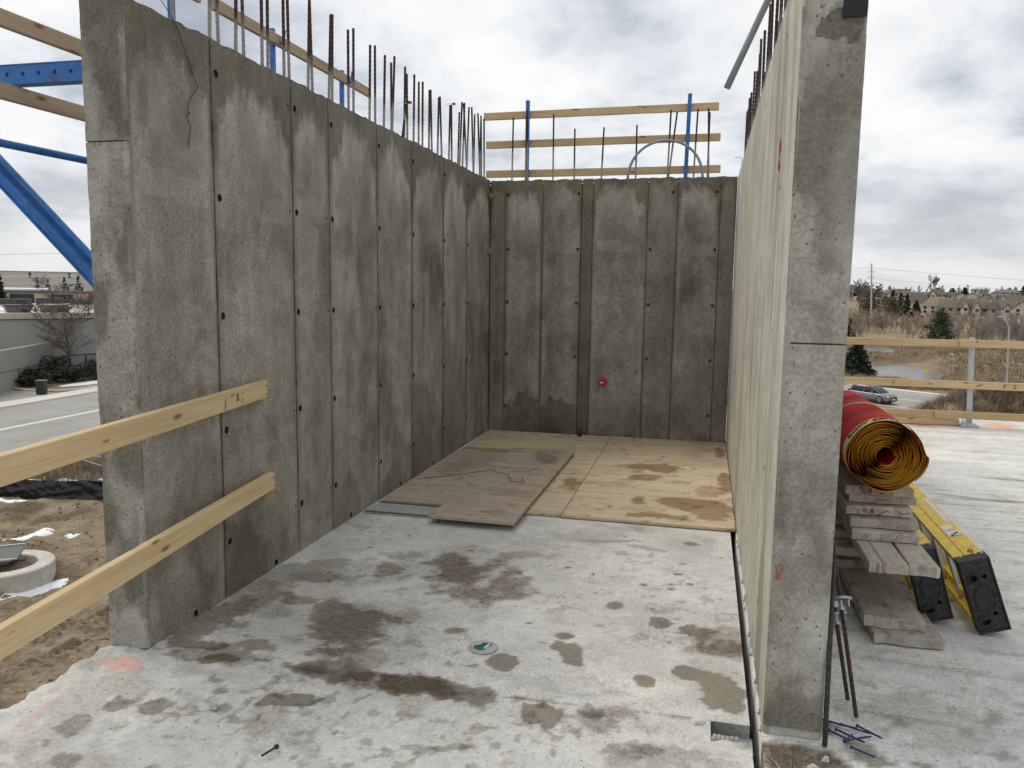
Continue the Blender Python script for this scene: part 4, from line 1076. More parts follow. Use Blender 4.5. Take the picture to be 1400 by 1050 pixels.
for z, n in ((1.003, 'top'), (.503, 'middle'), (.132, 'bottom')):
    s = {1.003: 3.0, .503: 4.3, .132: 2.78}[z]
    board('guard_rail_board', (.55, Yb, z-.002), (s+.22, Yb, z+.002), .089, .036, 'lumber', 'left-hand board of the %s row of the deck edge rail' % n, 'lumber board', 'deck edge rail boards', seed=int(z*100))
    o = board('guard_rail_board', (s, Yb-.04, z+.006), (s+3.6, Yb-.04, z-.004), .089, .036, 'lumber', 'right-hand board of the %s row of the deck edge rail' % n, 'lumber board', 'deck edge rail boards', seed=int(z*100)+1)
    if n == 'middle':
        pass
o = board('guard_rail_board', (2.30, Yb-.04, .509), (4.3, Yb-.04, .505), .089, .036, 'lumber', 'stamped middle board of the deck edge rail in front of the post', 'lumber board', 'deck edge rail boards', seed=77)
mb = MB(); u0 = 1.2
for a, b in [((0, -.02), (0, .02)), ((.012, -.02), (.012, .02)), ((.012, .02), (.035, .02)), ((.10, -.018), (.14, -.018)), ((.10, .018), (.14, .018)), ((.12, -.018), (.12, .018)), ((-.3, -.01), (-.24, .008)), ((-.27, .008), (-.22, .012)), ((-.3, -.006), (-.24, .012))]:
    mb.tube([(u0+a[0], -.0185, a[1]), (u0+b[0], -.0185, b[1])], .003, 4)
mb.build('grade_stamp', 'brown_ink', o)['kind'] = 'stuff'
board('sole_plank', (1.95, YR-.03, .042), (3.06, YR+.03, .042), .075, .09, 'lumber', 'short timber lying on the deck against the foot of the rail post', 'lumber board', seed=31)

# ------------------------------------------------------------------ stack of scaffold planks beside the right wall
def plank(x0, w, y0, L, z, t, label, seed, split=False, rz=0.0, group='weathered scaffold planks', mat='old_plank'):
    """weathered plank lying along +Y, near end jagged; mesh length along local x"""
    rr = random.Random(seed); mb = MB()
    def strip(v0, v1, jag=True, crack=None):
        n = 7
        near = [(rr.uniform(-.006, .012) if jag else 0, v0+(v1-v0)*i/n) for i in range(n+1)]
        m = 12
        left = [(L*i/m, v0+rr.uniform(-.0015, .0015)) for i in range(1, m+1)]
        right = [(L*i/m, v1+rr.uniform(-.0015, .0015)) for i in range(m, 0, -1)]
        if crack == 'r':
            right = [(L*i/m, v1+rr.uniform(-.010, .004)*max(0, 1-i/7)) for i in range(m, 0, -1)]
        if crack == 'l':
            left = [(L*i/m, v0+rr.uniform(-.003, .010)*max(0, 1-i/7)+.004) for i in range(1, m+1)]
        poly = near+right+left[::-1] if False else near[::-1]+left+right
        k = len(poly)
        # cross-section with eased arris: bottom, top
        V = [(p[0], p[1], rr.uniform(0, .0015)) for p in poly]+[(p[0]+(.0 if p[0] > .02 else .003), p[1], t-.004) for p in poly]
        cx_ = sum(p[0] for p in poly)/k; cy2 = (v0+v1)/2
        V += [(p[0]+(.007 if p[0] < .02 else (-.004 if p[0] > L-.01 else 0)), p[1]+(.004 if p[1] < cy2 else -.004), t+rr.uniform(-.0012, .0006)) for p in poly]
        F = [tuple(range(k)), tuple(range(3*k-1, 2*k-1, -1))]
        for s_ in (0, k):
            F += [(s_+i, s_+k+i, s_+k+(i+1) % k, s_+(i+1) % k) for i in range(k)]
        mb.add(V, F)
    if split:
        strip(0, .055); strip(.057, w*.56, crack='r'); strip(w*.56+.004, w, crack='l')
    else:
        strip(0, w)
    o = mb.build('scaffold_plank', mat)
    # local x -> +Y, local y -> +X
    o.matrix_world = Matrix.Translation((x0, y0, z)) @ Matrix.Rotation(rz, 4, 'Z') @ Matrix(((0, 1, 0, 0), (1, 0, 0, 0), (0, 0, 1, 0), (0, 0, 0, 1)))
    me = o.data; bm = bmesh.new(); bm.from_mesh(me); bmesh.ops.recalc_face_normals(bm, faces=bm.faces); bmesh.ops.reverse_faces(bm, faces=bm.faces); bm.to_mesh(me); bm.free()
    return tagp(o, label, 'plank', group)
plank(.815, .295, 3.765, 2.4, .006, .044, 'cement-crusted bottom plank of the stack, its end on the deck', 1)
plank(.785, .262, 3.835, 2.4, .052, .050, 'long lower plank of the stack with a chipped near end', 2)
for i, (x0, w, y0, z) in enumerate([(.70, .24, 4.50, .104), (.76, .26, 4.62, .151), (.68, .24, 4.42, .198), (.74, .27, 4.58, .245), (.70, .25, 4.66, .292)]):
    plank(x0, w, y0, 2.0, z, .044, ['shaded inner plank just above the long lower plank', 'second shaded inner plank in the middle of the stack', 'shaded inner plank sticking out left in the middle of the stack', 'fourth shaded inner plank below the split plank', 'shaded inner plank directly under the split plank'][i], 10+i)
plank(.775, .295, 3.765, 2.3, .338, .046, 'wide split plank jutting out of the stack over the lower one', 3, split=True)
tops = [(.755, .305, 4.10, .388, 'cracked dark plank lying directly on the split plank'), (.752, .315, 4.155, .436, 'squared plank end second above the split plank'), (.738, .31, 4.215, .485, 'crackled plank end with a red smear, third above the split plank'), (.760, .315, 4.27, .533, 'dark plank end with faint red print, second from the top of the stack'), (.735, .318, 4.235, .582, 'top plank of the stack under the red roll, pink mark on its end')]
PL = []
for i, (x0, w, y0, z, lab) in enumerate(tops):
    PL.append(plank(x0, w, y0, 2.0, z, .044, lab, 30+i))
# marks and cracks on the plank ends
def end_mark(o, pts, r, mat, name):
    mb = MB()
    for a, b in pts:
        mb.tube([(-.0075, a[0], a[1]), (-.0075, b[0], b[1])], r, 5)
    k_ = mb.build(name, mat, o)
    k_['kind'] = 'stuff'
    return k_
end_mark(PL[4], [((.112, .012), (.112, .034)), ((.118, .010), (.116, .036))], .006, 'red_mark', 'pink_mark')
end_mark(PL[4], [((.07, .040), (.082, .022)), ((.082, .022), (.095, .004))], .006, 'core_concrete', 'dark_smear')
end_mark(PL[4], [((.170, .012), (.171, .034))], .009, 'core_concrete', 'knot')
end_mark(PL[3], [((.13+.012*k, .016), (.13+.012*k+.005, .026)) for k in range(6)], .0018, 'red_mark', 'red_print')
end_mark(PL[2], [((.125, .010), (.12, .034)), ((.115, .02), (.13, .03))], .005, 'red_mark', 'red_smear')
end_mark(PL[2], [((.04, .035), (.055, .02)), ((.055, .02), (.06, .006)), ((.09, .036), (.095, .012)), ((.15, .004), (.19, .03)), ((.19, .03), (.20, .022)), ((.24, .034), (.26, .016)), ((.26, .016), (.30, .026)), ((.08, .036), (.085, .02))], .0016, 'black_mark', 'end_crack')
end_mark(PL[0], [((.06, .036), (.062, .01)), ((.13, .036), (.132, .008)), ((.2, .034), (.205, .015))], .0014, 'black_mark', 'end_crack')

# ------------------------------------------------------------------ roll of red sheeting on the planks
RL = thing('sheet_roll', 'loosely wound roll of red sheeting with yellow lettered edge, on the plank stack', 'roll', (.885, 4.13, .8115))
def spiral(n0, n1, seg, r0, r1):
    th = np.linspace(n0*2*math.pi, n1*2*math.pi, int((n1-n0)*seg)+1)
    f = (th-th[0])/(th[-1]-th[0])
    tt = th/(2*math.pi)
    r = r0+(r1-r0)*f+.0048*(fbm(tt*5.3, np.floor(tt)*3.3+tt*.2, 2, 4)-.5)*2+.0008*np.sin(th*7+tt*3)
    sq = 1-.07*sstep(.55, 1, f)*(1-np.cos(2*(th-1.57)))/2
    # loose pocket on the right side of the outer turns
    x = r*np.cos(th)*(1+.02*f); z = r*np.sin(th)*sq
    lo = sstep(.85, 1, np.cos(th+.25))*sstep(.70, .92, f)
    x = x+lo*.012
    return x, z, f
NT = 15
sx_, sz_, sf = spiral(0, NT, 84, .042, .176)
LEN = 1.25
def roll_mesh(name, ya, yb, ny, edge):
    ys = np.linspace(ya, yb, ny); V = []; n = len(sx_)
    for j, yv in enumerate(ys):
        wob = .0022*np.sin(np.arange(n)*.31+yv*9)+.003*(fbm(np.arange(n)*.05, np.full(n, yv*6), 3, 3)-.5)
        k = 1+wob/.12+(0 if edge else .012*np.sin(yv*2*math.pi/.05+3*np.sin(np.arange(n)*.15)*.25)*sstep(.9, .92, sf))
        yo = yv+(.012*(fbm(np.arange(n)*.021, np.arange(n)*.0, 4, 4)-.5)*2+.005*(fbm(np.arange(n)*.17, np.arange(n)*.0, 1, 3)-.5) if (edge and j == 0) else 0)
        V.append(np.stack([sx_*k, np.full(n, 1.0)*yo, sz_*k], 1))
    V = np.concatenate(V); idx = np.arange(n*ny).reshape(ny, n)
    q = np.stack([idx[:-1, :-1], idx[:-1, 1:], idx[1:, 1:], idx[1:, :-1]], -1).reshape(-1, 4)
    return np_mesh(name, V, q)
link('red_sheeting', roll_mesh('red_sheeting', .010, LEN, 90, False), 'net_red', RL)
link('yellow_edge', roll_mesh('yellow_edge', -.012, .010, 3, True), 'net_yellow', RL)
n_ = len(sx_); last = np.arange(n_-85, n_)
ang = np.arctan2(sz_[last], sx_[last]); rad_ = np.hypot(sx_[last], sz_[last])
_o = np.argsort(ang); ang, rad_ = ang[_o], rad_[_o]
def outer_r(t):
    t = (np.asarray(t)+math.pi) % (2*math.pi)-math.pi
    return np.interp(t, ang, rad_, period=2*math.pi)*1.01+.003
t_ = np.linspace(math.radians(-40), math.radians(215), 90); V = []
for yy_ in (-.008, .02, .048, .080):
    V.append(np.stack([outer_r(t_)*np.cos(t_), np.full(90, yy_)+.003*np.sin(t_*11), outer_r(t_)*np.sin(t_)], 1))
V = np.concatenate(V); idx = np.arange(360).reshape(4, 90); q = np.stack([idx[:-1, :-1], idx[:-1, 1:], idx[1:, 1:], idx[1:, :-1]], -1).reshape(-1, 4)
link('yellow_edge_band', np_mesh('yellow_edge_band', V, q), 'band_yellow', RL)
mb = MB(); mb.tube([((outer_r(t)+.002)*math.cos(t), .62+.03*math.sin(t*3), (outer_r(t)+.002)*math.sin(t)) for t in np.linspace(.2, 3.0, 30)], .006, 6)
mb.build('tie_cord', 'lumber_pale', RL)
# lettering bent round the outer turn
cu = bpy.data.curves.new('txt', 'FONT'); cu.body = "BOW' RENT-EAL"; cu.size = .050; cu.extrude = .0006; cu.space_character = 1.05; cu.offset = .0012
to = bpy.data.objects.new('txt', cu); COL.objects.link(to)
dg = bpy.context.evaluated_depsgraph_get()
me = bpy.data.meshes.new_from_object(to.evaluated_get(dg)); bpy.data.objects.remove(to, do_unlink=True)
bm = bmesh.new(); bm.from_mesh(me); bmesh.ops.triangulate(bm, faces=bm.faces)
bmesh.ops.subdivide_edges(bm, edges=[e for e in bm.edges if e.calc_length() > .008], cuts=1); bm.to_mesh(me); bm.free()
co = np.zeros(len(me.vertices)*3, np.float32); me.vertices.foreach_get('co', co); co = co.reshape(-1, 3)
Rr = .180; a0 = math.radians(158)
th = a0-co[:, 0]/Rr
rt = outer_r(th)+.0022+co[:, 2]
new = np.stack([rt*np.cos(th), 0.022+co[:, 1], rt*np.sin(th)], 1)
me.vertices.foreach_set('co', new.astype(np.float32).ravel()); me.update()
me.name = 'edge_lettering'; link('edge_lettering', me, 'black_mark', RL)

# ------------------------------------------------------------------ two fibreglass stepladders lying on their sides, caps to the front
def ladder(px, py, tilt, L, label, stickers):
    o = thing('stepladder', label, 'stepladder', (px, py, .004), group='yellow stepladders beside the planks'); o.rotation_euler = (0, tilt, R(-1.0))
    Wc, Dc = .360, .136      # ladder width (stands up here) and folded depth
    # local: x = folded depth, y = length, z = width
    for z in (0.012, Wc-.012):
        s = 1 if z > .1 else -1
        # front rail: channel of web and two lips; rear rail narrower
        mb = MB(); mb.box((Dc-.042, .05+L/2, z), (.078, L, .005)); mb.box((Dc-.004, .05+L/2, z-s*.012), (.005, L, .024)); mb.box((Dc-.080, .05+L/2, z-s*.012), (.005, L, .024)); mb.build('front_rail', 'yellow_fibreglass', o, bevel=.0012)
        mb = MB(); mb.box((.030, .05+L*.48, z-s*.004), (.052, L*.94, .005)); mb.box((.055, .05+L*.48, z-s*.016), (.005, L*.94, .022)); mb.box((.006, .05+L*.48, z-s*.016), (.005, L*.94, .022)); mb.build('rear_rail', 'yellow_fibreglass', o, bevel=.0012)
    for k in range(6):
        y = .30+k*.30
        if y > L: break
        mb = MB(); mb.box((Dc-.042, y, Wc/2), (.076, .004, Wc-.03)); mb.box((Dc-.006, y+.012, Wc/2), (.004, .026, Wc-.03)); mb.box((Dc-.078, y+.012, Wc/2), (.004, .026, Wc-.03)); mb.build('step', 'aluminium', o)
        mb = MB(); mb.tube([(.03, y+.1, .02), (.03, y+.1, Wc-.02)], .009, 8); mb.build('rear_bar', 'aluminium', o)
    # moulded cap: shell with rim, tool holes and ribs
    hol = [(.045, .270, .017, .028), (.092, .262, .012, .028), (.040, .062, .019, .028), (.092, .088, .010, .028)]
    grid_panel('top_cap', (0, 0, 0), (1, 0, 0), (0, 0, 1), (0, -1, 0), Dc, Wc, 'black_plastic', o, .02, hol, None, lambda u, v: (.004*np.cos(u*180)*np.cos(v*180)*sstep(.01, .03, np.minimum(np.minimum(u, Dc-u), np.minimum(v, Wc-v))), np.zeros(len(u))), .075)
    cap = o.children[-1]
    for (u, v, r, _) in (hol[0], hol[2]):
        mb = MB(); t = np.linspace(0, 2*math.pi, 20); mb.tube([(u+(r+.006)*math.cos(a), -.003, v+(r+.006)*math.sin(a)) for a in t], .004, 5); mb.build('hole_rim', 'black_plastic', cap)
    mb = MB(); t = np.linspace(0, 2*math.pi, 28); mb.tube([(0.068+.042*math.cos(a), -.003, .165+.062*math.sin(a)) for a in t], .003, 5); mb.build('tray_rim', 'black_plastic', cap)
    mb = MB()
    for z in (.004, Wc-.004):
        mb.box((Dc/2, -.002, z), (Dc, .012, .008))
    for x_ in (.004, Dc-.004):
        mb.box((x_, -.002, Wc/2), (.008, .0125, Wc))
    mb.build('cap_rim', 'black_plastic', cap, bevel=.002)
    for (x_, y_) in ((.03, .055), (.12, .05), (.095, .06)):
        mb = MB(); mb.tube([(x_, y_, Wc+.0005), (x_, y_, Wc+.003)], .006, 8); mb.build('rivet', 'zinc', cap)
    if stickers:
        zt = Wc-.012+.0035
        mb = MB(); mb.box((Dc-.042, .42, zt), (.062, .085, .001)); st = mb.build('label_sticker', 'white_sticker', o)
        mb = MB()
        for k in range(3): mb.box((Dc-.042+(-.015+.014*k), .40+.012*k, zt+.0008), (.010, .028, .0006))
        mb.box((Dc-.042, .382, zt+.0008), (.056, .006, .0006)); mb.build('label_print', 'black_mark', st)
        mb = MB(); mb.box((Dc-.050, .53, zt), (.05, .075, .001)); mb.build('label_sticker', 'white_sticker', o)
        mb = MB(); mb.box((Dc-.022, .86, zt), (.020, .50, .001)); mb.build('label_strip', 'white_sticker', o)
        mb = MB(); mb.prism([(Dc-.045, .10), (Dc-.030, .135), (Dc-.045, .17), (Dc-.060, .135)], 'z', zt-.001, zt+.001); mb.build('warning_diamond', 'red_mark', o)
    return o
ladder(1.325, 4.00, R(-19.5), 1.75, 'outer yellow stepladder lying on its side with white stickers and a black cap', True)
ladder(1.100, 4.08, R(-16.5), 1.75, 'inner yellow stepladder between the planks and the other ladder, black cap showing', False)

# ------------------------------------------------------------------ form ties leaning behind the right wall end
def tie_rod(p0, p1, label, nut=None, r=.0085, mat='rust_steel'):
    o = thing('tie_rod', label, 'tie rod', p0); d = Vector(p1)-Vector(p0); L = d.length
    mb = MB(); n = int(L/.012); mb.tube([d*(i/n) for i in range(n+1)], [r if i % 2 else r*.86 for i in range(n+1)], 8); mb.build('rod', mat, o)
    if nut is not None:
        q = d.normalized().to_track_quat('Z', 'Y').to_matrix().to_4x4(); q.translation = d*nut
        mb = MB(); mb.tube([(0, 0, .0), (0, 0, .010), (0, 0, .012)], [.044, .044, .016], 18); mb.tube([(0, 0, -.04), (0, 0, 0)], .014, 6)
        for a in range(3):
            w = a*2.094; mb.box((.024*math.cos(w), .024*math.sin(w), -.015), (.030, .008, .028), (0, 0, w))
        k = mb.build('wing_nut', 'zinc', o, bevel=.0015); k.matrix_local = q
    return o
tie_rod((.618, 3.045, .01), (.495, 3.62, 1.02), 'rusty form tie rod with a wing nut, the nearer of the two beside the wall', .37)
tie_rod((.609, 3.174, .01), (.492, 3.42, .74), 'rusty form tie rod with a wing nut, the one closer against the wall', .42)
tie_rod((.476, 2.825, .005), (.479, 2.90, .66), 'dark rod standing along the right edge of the wall end', None, .010, 'dark_steel')
# blue masonry nails on the deck
for i, (x, y, a, L) in enumerate([(.53, 2.985, -.35, .095), (.555, 2.97, -.25, .11), (.60, 2.945, -.4, .10), (.575, 2.905, -.65, .11), (.60, 2.89, .5, .11), (.645, 2.935, -.75, .10), (.535, 2.90, -.7, .08), (.60, 2.80, -.55, .085), (.565, 2.88, 1.0, .07)]):
    o = thing('masonry_nail', 'blue steel nail in the loose heap on the deck', 'nail', (x, y, .008+.004*(i % 3)), a, 'blue nails on the deck'); mb = MB()
    mb.tube([(-L/2, 0, .003), (L/2-.01, 0, .003), (L/2, 0, .003)], [.0036, .0036, .001], 7); mb.build('shank', 'nail_blue', o)
    mb = MB(); mb.tube([(-L/2-.003, 0, .003), (-L/2, 0, .003)], .007, 9); mb.build('head', 'nail_blue', o)
# ------------------------------------------------------------------ ground beyond the building
def interp(x, P):
    return np.interp(x, [p[0] for p in P], [p[1] for p in P])
PONDS = [(23.6, 106.5, 5.0, 12.5, -.28), (27.2, 139, 3.2, 13.0, -.25)]
def pondmask(x, y):
    m = np.zeros(np.shape(x))
    for cx, cyy, rx, ry, an in PONDS:
        ca, sa = math.cos(an), math.sin(an)
        a = ((x-cx)*ca+(y-cyy)*sa)/rx; b = (-(x-cx)*sa+(y-cyy)*ca)/ry
        m = np.maximum(m, sstep(1.45, .75, np.sqrt(a*a+b*b)+(fbm(np.asarray(x)*.2, np.asarray(y)*.2, 2)-.5)*.9))
    return m
# right-hand road: direction and signed distance across it
RD = np.array((-.78, .626)); RNRM = np.array((.626, .78)); RC = np.array((14.1, 74.6)); RHW = 6.1
def road_s(x, y):
    return (x-RC[0])*RNRM[0]+(y-RC[1])*RNRM[1]
def gz(x, y):
    x = np.asarray(x, float); y = np.asarray(y, float)
    r = np.hypot(x, y)
    right = sstep(-.25, .05, x/np.maximum(np.abs(y), 1))*(y > 0)
    zr = interp(r, [(0, -7.3), (45, -7.4), (70, -7.55), (120, -7.3), (400, -7.8), (430, -7.2), (520, -3.4), (600, -2.6), (680, .5), (900, 2.5), (4000, 3)])
    z = -7.1*(1-right)+zr*right
    n = (fbm(x*.03, y*.03, 1, 4)-.5)*1.6*right*sstep(95, 130, r)+(fbm(x*.25, y*.25, 3, 3)-.5)*.5*sstep(25, 60, r)*right
    # grassy bank rising behind the far pond side
    n = n+1.6*right*np.exp(-(((x-44)/14)**2+((y-112)/16)**2))+.8*right*np.exp(-(((x-36)/10)**2+((y-170)/16)**2))
    s = road_s(x, y); rm = sstep(14, 7.5, np.abs(s))*(y > 30)*right
    z = z+n*(1-rm)-.12*rm
    z = z+3.4*np.exp(-(((x-17.6)/5.2)**2+((y-53.5)/4.0)**2)**1.3)*(.8+.5*(fbm(x*.6, y*.6, 4)-.5))+1.5*np.exp(-(((x-25)/6)**2+((y-54)/4)**2))
    z = z-1.1*pondmask(x, y)*right
    left_flat = (x < -3) & (y > -50)
    return z
K = 1.22      # the land to the right lies lower and farther than first laid out: positions below are in units of 1/K about the deck
def far(o, size=True):
    c = Vector((0, 0, 1.6)); o.location = c+(Vector(o.location)-c)*K
    if size: o.scale = (K, K, K)
    return o
def gzw(x, y):
    return 1.6+K*(gz(x/K, y/K)-1.6)
def ground_z(x, y):
    right = sstep(-.25, .05, x/np.maximum(np.abs(y), 1))*(y > 0)
    return (1-right)*-7.1+right*gzw(x, y)
def lin(a, b, near, fine, far):
    L = [0.0]; st = fine
    while L[-1] < near: L.append(L[-1]+fine)
    while L[-1] < far:
        st *= 1.10; L.append(L[-1]+st)
    return L
px = lin(0, 0, 60, 1.0, 3500); xs = sorted(set([-v for v in px]+px)); ys = sorted(set([-v for v in lin(0, 0, 5, 2.5, 400)]+lin(0, 0, 150, 1.1, 3500)))
xx, yy = np.meshgrid(xs, ys, indexing='ij'); x, y = xx.ravel(), yy.ravel()
idx = np.arange(len(x)).reshape(xx.shape)
q = np.stack([idx[:-1, :-1], idx[1:, :-1], idx[1:, 1:], idx[:-1, 1:]], -1).reshape(-1, 4)
z = ground_z(x, y); x_, y_ = x, y; x, y = x/K, y/K
A = np.zeros((len(x), 4)); A[:, 0] = .6*sstep(.5, .7, fbm(x*.07, y*.07, 5)); A[:, 1] = np.maximum(.7*sstep(.5, .68, fbm(x*.11+4, y*.11, 6)), .9*sstep(.15, .6, pondmask(x, y))*sstep(.98, .6, pondmask(x, y)))
me = np_mesh('ground', np.stack([x_, y_, z], 1), q); set_attr(me, 'stain', np.clip(A, 0, 1))
tagp(link('ground', me, 'dry_grass'), kind='structure')
# ponds
mb = MB()
for i, (cx, cyy, rx, ry, an) in enumerate(PONDS):
    mb = MB(); ca, sa = math.cos(an), math.sin(an); n = 40
    V = [(cx+1.8*rx*math.cos(t)*ca-1.6*ry*math.sin(t)*sa, cyy+1.8*rx*math.cos(t)*sa+1.6*ry*math.sin(t)*ca, -7.93) for t in np.linspace(0, 2*math.pi, n, endpoint=False)]
    mb.add(V, [tuple(range(n))]); far(tagp(mb.build('pond_water', 'pond_water', fix=False), kind='structure'))
# bare earth beside the building, with wheel tracks
def dirt_z(x, y):
    z = -6.93+(fbm(x*.35, y*.35, 2, 4)-.5)*1.0*sstep(30, 22, y)*sstep(-30, -25, x)+(fbm(x*1.6, y*1.6, 4, 5)-.5)*.42+(fbm(x*5, y*5, 6, 3)-.5)*.10
    z = z+.35*np.exp(-((y-23.2+(x+24)*.1)/1.6)**2)
    for (x0, y0, an, w) in [(-14.3, 14.0, 1.15, .62), (-15.6, 14.4, 1.15, .62), (-13.4, 16.6, .45, .6)]:
        ca, sa = math.cos(an), math.sin(an)
        a = (x-x0)*ca+(y-y0)*sa; b = -(x-x0)*sa+(y-y0)*ca
        m = sstep(w*.5, w*.38, np.abs(b))*sstep(7.5, 6.5, np.abs(a))
        z = z*(1-m*.85)+m*.85*(-7.0)
        z = z+m*(.06*np.sign(np.sin((a+np.abs(b)*.9)*2*math.pi/.26))-.03)+.06*np.exp(-((np.abs(b)-w*.55)/.07)**2)*sstep(7.5, 6.5, np.abs(a))
    return z
xs = np.concatenate([np.arange(-30.5, -18.5, .13), np.arange(-18.5, -10.5, .045), np.arange(-10.5, -2.3, .35)])
ys = np.concatenate([np.arange(2, 11, .3), np.arange(11, 18.5, .05), np.arange(18.5, 33.2, .14)])
xx, yy = np.meshgrid(xs, ys, indexing='ij'); x, y = xx.ravel(), yy.ravel(); idx = np.arange(len(x)).reshape(xx.shape)
q = np.stack([idx[:-1, :-1], idx[1:, :-1], idx[1:, 1:], idx[:-1, 1:]], -1).reshape(-1, 4)
me = np_mesh('dirt_ground', np.stack([x, y, dirt_z(x, y)], 1), q)
A = np.zeros((len(x), 4)); A[:, 0] = .7*sstep(.5, .66, fbm(x*.5, y*.9, 3)); A[:, 1] = np.maximum(.8*sstep(.52, .68, fbm(x*.7+9, y*1.1, 5)), .8*sstep(26.5, 28, y)*(.4+.6*fbm(x*2, y*2, 1))); set_attr(me, 'stain', np.clip(A, 0, 1))
tagp(link('dirt_ground', me, 'dirt'), kind='structure')
# clods and stones strewn over the earth
r_ = np.random.RandomState(77); n = 2200; x = -29.5+22*r_.rand(n); y = 8+17*r_.rand(n); sz = .02+.09*r_.rand(n)**3
oct_ = np.array([(1, 0, 0), (0, 1, 0), (-1, 0, 0), (0, -1, 0), (0, 0, .8), (0, 0, -.8)]); of = np.array([(0, 1, 4), (1, 2, 4), (2, 3, 4), (3, 0, 4), (1, 0, 5), (2, 1, 5), (3, 2, 5), (0, 3, 5)])
V = (oct_[None]*(sz[:, None, None]*(.6+.8*r_.rand(n, 6, 1))))+np.stack([x, y, dirt_z(x, y)+sz*.2], 1)[:, None]
F = (of[None]+6*np.arange(n)[:, None, None]).reshape(-1, 3)
tagp(link('dirt_clods', np_mesh('dirt_clods', V.reshape(-1, 3), F, False), 'dirt'), 'clods and small stones strewn over the bare earth', 'clods', None, 'stuff')
# left-hand street, parallel to the core walls
def strip_x(name, x0, x1, y0, y1, z, mat, kind='structure', t=.0):
    mb = MB(); n = 24; V = []; 
    for i in range(n+1):
        yv = y0+(y1-y0)*i/n; V += [(x0, yv, z), (x1, yv, z)]
    if t:
        V += [(v[0], v[1], z-t) for v in V]
    k = 2*(n+1)
    F = [(2*i, 2*i+1, 2*i+3, 2*i+2) for i in range(n)]
    if t:
        F += [(2*i+2, 2*i, k+2*i, k+2*i+2) for i in range(n)]+[(2*i+1, 2*i+3, k+2*i+3, k+2*i+1) for i in range(n)]
    mb.add(V, F); o = mb.build(name, mat, fix=False)
    return tagp(o, kind=kind)
strip_x('street_asphalt', -45.6, -31.6, -60, 500, -6.96, 'asphalt')
strip_x('street_centre_line', -39.4, -39.0, -60, 500, -6.952, 'paint_line')
strip_x('street_kerb', -46.0, -45.6, -60, 500, -6.84, 'kerb_concrete', t=.3)
strip_x('street_kerb', -31.6, -31.2, -60, 500, -6.84, 'kerb_concrete', t=.3)
strip_x('sidewalk', -47.6, -46.02, -60, 500, -6.86, 'kerb_concrete', t=.3)
strip_x('verge_grass', -72, -47.6, -60, 52, -6.93, 'dry_grass')
strip_x('driveway', -72, -47.5, 44.0, 50.5, -6.90, 'asphalt_dark')
mb = MB(); mb.prism([(-56, 52), (-51, 50.7), (-48.2, 51.4), (-47.7, 54), (-47.7, 90), (-60, 90)], 'z', -7.1, -6.82); tagp(mb.build('planting_bed', 'dry_grass'), kind='structure')
mb = MB(); mb.tube([(-56, 51.9, -6.84), (-51, 50.6, -6.84), (-48.6, 50.9, -6.84), (-47.9, 51.8, -6.84), (-47.65, 54, -6.84), (-47.65, 90, -6.84)], .10, 6); tagp(mb.build('bed_kerb', 'kerb_concrete'), kind='structure')
# right-hand road
def strip_r(name, s0, s1, z, mat, t=0.0, a0=-220, a1=260):
    mb = MB(); n = 60; V = []
    for i in range(n+1):
        a = a0+(a1-a0)*i/n
        for s in (s0, s1):
            p = RC+RD*a+RNRM*s; V.append((p[0], p[1], z))
    if t: V += [(v[0], v[1], z-t) for v in V]
    k = 2*(n+1); F = [(2*i, 2*i+2, 2*i+3, 2*i+1) for i in range(n)]
    if t: F += [(2*i+2, 2*i, k+2*i, k+2*i+2) for i in range(n)]+[(2*i+1, 2*i+3, k+2*i+3, k+2*i+1) for i in range(n)]
    mb.add(V, F); o = mb.build(name, mat, fix=False); return far(tagp(o, kind='structure'))
strip_r('road_asphalt', -5.2, 5.6, -7.40, 'asphalt', .3)
strip_r('road_edge_line', -4.75, -4.55, -7.39, 'paint_line'); strip_r('road_centre_line', .1, .35, -7.39, 'paint_line'); strip_r('road_edge_line', 4.9, 5.1, -7.39, 'paint_line')
strip_r('road_shoulder', -6.6, -5.2, -7.42, 'dirt', .3); strip_r('road_sidewalk', -9.6, -6.6, -7.38, 'kerb_concrete', .4); strip_r('road_kerb', 5.6, 6.6, -7.33, 'kerb_concrete', .4)

# ------------------------------------------------------------------ things on the left
def blob_patch(name, cx, cyy, rx, ry, zf, mat, label, cat, group, seed, h=.07, rot=0):
    rr = random.Random(seed); n = 64; V = []; F = []
    rad = [1+.75*(float(fbm(math.cos(2*math.pi*k/n)*1.3+seed, math.sin(2*math.pi*k/n)*1.3, seed, 5))-.5)*2 for k in range(n)]
    for j, (s, hh) in enumerate(((1.0, -.4), (.95, .3), (.6, .7), (.0, .8))):
        for k in range(n):
            t = 2*math.pi*k/n; lx = rx*rad[k]*s*math.cos(t); ly = ry*rad[k]*s*math.sin(t)
            X = cx+lx*math.cos(rot)-ly*math.sin(rot); Y = cyy+lx*math.sin(rot)+ly*math.cos(rot)
            V.append((X-cx, Y-cyy, float(zf(np.array([X]), np.array([Y]))[0])+h*hh))
    for j in range(3):
        for k in range(n): F.append((j*n+k, j*n+(k+1) % n, (j+1)*n+(k+1) % n, (j+1)*n+k))
    mb = MB(); mb.add(V, F); o = mb.build(name, mat, smooth=True); o.location = (cx, cyy, 0)
    return tagp(o, label, cat, group)
G = 'snow patches on the dirt'
blob_patch('snow_patch', -25.6, 24.1, 1.25, .38, dirt_z, 'snow', 'snow patch in front of the left end of the black silt fence', 'snow', G, 1, rot=.5)
blob_patch('snow_patch', -21.3, 20.9, .75, .22, dirt_z, 'snow', 'flat snow patch just beyond the concrete ring', 'snow', G, 2, rot=.7)
